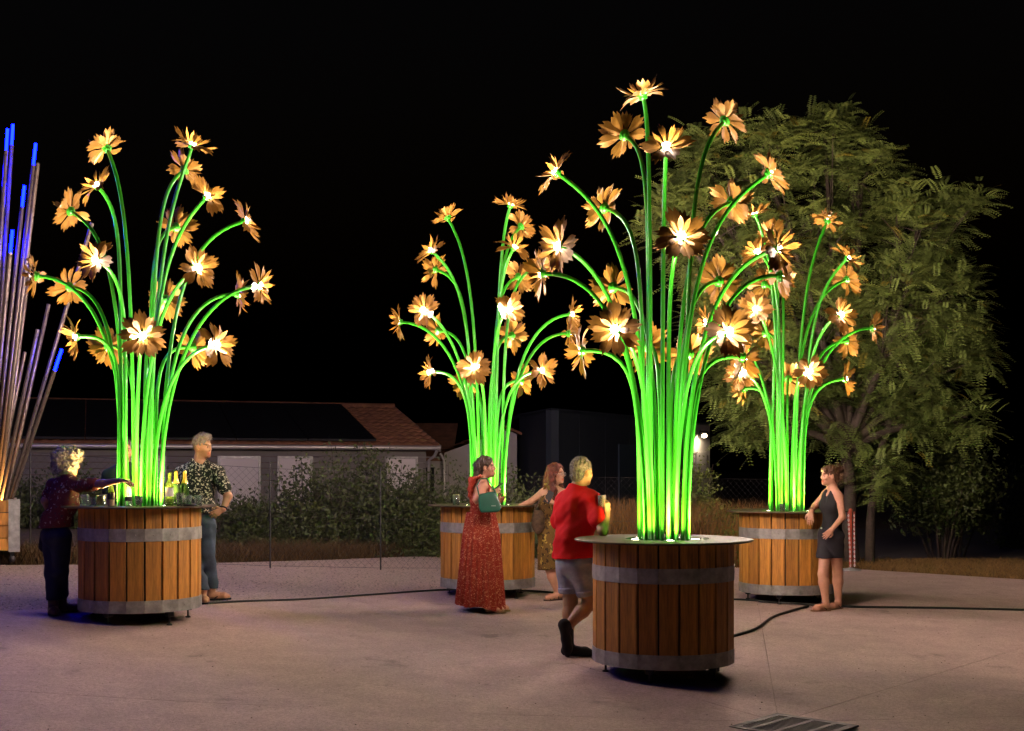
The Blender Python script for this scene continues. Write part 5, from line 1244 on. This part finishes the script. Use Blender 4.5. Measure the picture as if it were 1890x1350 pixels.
# --- woman in black shorts
def woman_black():
    p = Person('woman in a black halter top and shorts leaning on the far bar table', 14.45, 1533); j = p.j; R = p.root
    fr = yawframe(205); sh = j(1537, 905, 0); hip = j(1533, 985, .02); hc = j(1531, 878, .0); hf = yawframe(188, 2)
    sL, eL, wL = j(1549, 916, -.13), j(1555, 955, -.18), j(1536, 977, -.24)
    sR, eR, wR = j(1524, 912, .12), j(1504, 934, .22), j(1497, 944, .02)
    hl, hr = j(1540, 992, -.07), j(1526, 992, .07); ka, kb = j(1519, 1060, -.10), j(1546, 1058, .08); aa, ab = j(1524, 1112, -.12), j(1547, 1110, .10); ga, gb = p.gnd(1524, -.12), p.gnd(1548, .10)
    fd = Field(*bbox([hc+V3((0, 0, .15)), ga, gb, wR, eL, sR, j(1490, 970)], .18), HB); torso(fd, sh, fr, hip, -.006, .9, .92, bust=.5, waist=.82, k=.035)
    for a in (sR, sL): fd.cone(sh+V3((0, 0, .03)), a, .042, .045, .04)
    fd.chain([sR, eR, wR], [.045, .037, .025], .02); fd.chain([sL, eL, wL], [.045, .037, .026], .02)
    fd.chain([hr, ka, ka.lerp(aa, .3), aa], [.085, .056, .058, .034], .03); fd.chain([hl, kb, kb.lerp(ab, .3), ab], [.085, .056, .058, .034], .03)
    hand(fd, wR, V3((-.12, -.25, -1)), V3((.3, .6, -.2)), (.15, .25, .2), -1, .98, .12); hand(fd, wL, V3((-.6, .1, -.6)), V3((0, 1, 0)), (.2, .3, .2), 1, .9)
    head(fd, hc, hf, sh+V3((-.005, 0, .045)), .96, .94, .046)
    for a, g, hd in ((aa, ga, V3((-.93, -.35, 0))), (ab, gb, V3((-.75, -.6, 0)))):
        hd.normalize(); heel = V3((a.x, a.y, g.z+.016))-hd*.05; toe = heel+hd*.235; flat_shoe(fd, heel, toe, .0, .9, .9); fd.cone(a, heel+hd*.05+V3((0, 0, .05)), .035, .034, .03)
    b = p.add('body', fd, skin_mat('tanned pink skin', (.47, .24, .15))); face_col(b.data, hc, hf, 1, .96, (1.05, .5, .45), None, (.22, .15, .1))
    fd = Field(*bbox([sh+V3((0, 0, .1)), hip, sR, sL], .2), HC); torso(fd, sh, fr, hip, .008, .9, .94, bust=.6, waist=.84, k=.035); r_, f_, u_ = fr
    fd.clip(j(1534, 976), V3((0, 0, -1)))
    for s_ in (-1, 1): fd.ell(sh+r_*s_*.185-V3((0, 0, .02)), (.095, .16, .15), fr, .01, 's')
    fd.cone(sh+f_*.11+V3((0, 0, .06)), sh+f_*.135-V3((0, 0, .13)), .075, .03, .01, 's'); fd.ell(sh+V3((0, 0, .07)), (.07, .07, .055), None, .01, 's'); fd.wrinkle(.003, 50, 3); p.add('halter_top', fd, M['blackcloth'])
    ns = mat('black denim', (.010, .009, .013), .8, var=.3, vscale=10, bump=.35, bscale=140); fd = Field(*bbox([hip+V3((0, 0, .1)), ka, kb, hl, hr], .22), HC); fd.ell(hip, (.172, .125, .12), fr, .04); fd.ell(hip-f_*.04-V3((0, 0, .05)), (.15, .1, .1), fr, .04)
    fd.chain([hr, hr.lerp(ka, .8)], [.105, .092], .02); fd.chain([hl, hl.lerp(kb, .8)], [.105, .092], .02); fd.wrinkle(.005, 40, 6); fd.clip(j(1533, 1030), V3((0, 0, -1))); fd.clip(hip+V3((0, 0, .105)), V3((0, 0, 1))); o = p.add('shorts', fd, ns)
    MB().lathe([(.001, 0), (.012, 0), (.010, .004), (.001, .005)], 12, cap=False).build('button', M['gutter'], o, j(1516, 975, -.10), (PI/2, 0, -.6))
    hm = mat('chestnut hair', (.065, .03, .013), .5, var=.4, vscale=30); fd = Field(*bbox([hc], .24), .006); E = lambda x, y, z: hc+hf[0]*x+hf[1]*y+hf[2]*z
    fd.ell(E(0, -.018, .034), (.080, .102, .094), hf, .02); fd.ell(E(0, .068, .06), (.062, .03, .034), hf, .02); fd.ell(E(0, -.115, .07), (.042, .05, .042), hf, .02); fd.ell(E(0, -.07, -.05), (.05, .05, .05), hf, .03)
    fd.wrinkle(.005, 150, 4); fd.ell(E(0, .120, -.045), (.085, .105, .098), hf, .01, 's'); fd.ell(E(0, .03, -.12), (.12, .10, .09), hf, .02, 's')
    for s_ in (-1, 1): fd.ell(E(s_*.088, .0, -.02), (.03, .03, .035), hf, .01, 's')
    o = p.add('hair', fd, hm); V, N = verts(o.data); m_ = np.array([(q-np.array(hc)) @ np.array(hf[1]) < -.09 for q in V]); V2, F2 = strands(V[m_], N[m_], .075, .0014, 350, .008, .25, 5); add_mesh('loose_hair', V2, F2, hm, o)
    br = MB(); ax = (wR-eR).normalized(); n1 = ax.orthogonal().normalized(); n2 = ax.cross(n1)
    for q in (.02, .035): br.tube([wR-ax*q+(n1*math.cos(a)+n2*math.sin(a))*.031 for a in np.linspace(0, 2*PI, 15)], .005, 5, False)
    br.build('bracelet', M['tan'], R)
    for a, g, hd in ((aa, ga, V3((-.93, -.35, 0))), (ab, gb, V3((-.75, -.6, 0)))):
        hd.normalize(); heel = V3((a.x, a.y, g.z))-hd*.05; toe = heel+hd*.24; so = sole('flip_flop', heel, toe, M['tan'], R, .016); sd = hd.cross(V3((0, 0, 1))); t0 = toe-hd*.06+V3((0, 0, .045)); sp = MB()
        for s_ in (-1, 1): sp.tube([t0-V3((0, 0, .015)), t0-hd*.05+sd*s_*.03+V3((0, 0, .018)), t0-hd*.12+sd*s_*.04-V3((0, 0, .025))], .006, 5)
        sp.build('strap', M['leather'], so)
woman_black()

# --- somebody in dark clothes behind the stems of the crowded table
def man_hidden():
    p = Person('person in a dark T-shirt almost hidden behind the green stems of the crowded table', 13.25, 232); j = p.j; R = p.root
    fr = yawframe(-80); sh = j(230, 868, 0); hip = j(230, 965, 0); hc = j(231, 832, 0); hf = yawframe(-70)
    sR, eR, wR = j(200, 880, 0), j(203, 922, -.1), j(217, 908, -.3); sL, eL, wL = j(262, 880, 0), j(268, 925, -.08), j(250, 940, -.2)
    hl, hr = j(220, 975), j(242, 975); ka, kb = j(220, 1040), j(243, 1040); ga, gb = p.gnd(220), p.gnd(243)
    fd = Field(*bbox([hc+V3((0, 0, .15)), ga, gb, eR, eL, wR], .17), .008); torso(fd, sh, fr, hip, -.006)
    for a in (sR, sL): fd.cone(sh+V3((0, 0, .035)), a, .055, .055, .04)
    fd.chain([sR, eR, wR], [.055, .045, .03]); fd.chain([sL, eL, wL], [.055, .045, .03]); fd.chain([hl, ka, ga+V3((0, 0, .08))], [.09, .06, .04]); fd.chain([hr, kb, gb+V3((0, 0, .08))], [.09, .06, .04])
    hand(fd, wR, V3((.1, -.1, 1)), V3((.8, -.4, 0)), (.6, .6, .4), 1); hand(fd, wL, V3((-.7, -.4, -.2)), V3((0, 0, -1)), (.3, .4, .3), -1); head(fd, hc, hf, sh+V3((0, 0, .05)), 1.02)
    b = p.add('body', fd, skin_mat('skin', (.40, .22, .13))); face_col(b.data, hc, hf, 1)
    fd = Field(*bbox([sh+V3((0, 0, .12)), hip, sR, sL, eR, eL], .2), .01); torso(fd, sh, fr, hip, .018, 1.05, 1.05)
    for a, e in ((sR, eR), (sL, eL)): fd.cone(sh+V3((0, 0, .03)), a, .066, .07, .05); fd.cone(a, a.lerp(e, .65), .07, .076, .03)
    fd.wrinkle(.007, 30, 2); fd.clip(j(230, 960), V3((0, 0, -1))); p.add('t_shirt', fd, mat('dark green cotton', (.018, .03, .024), .85))
    fd = Field(*bbox([hip, ga, gb], .22), .01); fd.ell(hip, (.175, .125, .12), fr, .04); fd.chain([hl, ka, ga+V3((0, 0, .04))], [.105, .08, .07]); fd.chain([hr, kb, gb+V3((0, 0, .04))], [.105, .08, .07]); p.add('trousers', fd, M['jeansdark'])
    for g in (ga, gb): fd = Field(*bbox([g], .25), .008); flat_shoe(fd, g+V3((0, .06, 0)), g+V3((.02, -.2, 0)), .006); fd.cone(g+V3((0, 0, .05)), g+V3((0, 0, .1)), .045, .045); fd.clip(g, V3((0, 0, -1))); p.add('shoe', fd, M['leather'])
    fd = Field(*bbox([hc], .2), .006); fd.ell(hc-hf[1]*.018+hf[2]*.034, (.082, .104, .097), hf, .02); fd.wrinkle(.004, 150, 3); fd.ell(hc+hf[1]*.12-hf[2]*.03, (.085, .105, .11), hf, .01, 's'); p.add('hair', fd, mat('dark hair', (.03, .022, .018), .5))
man_hidden()
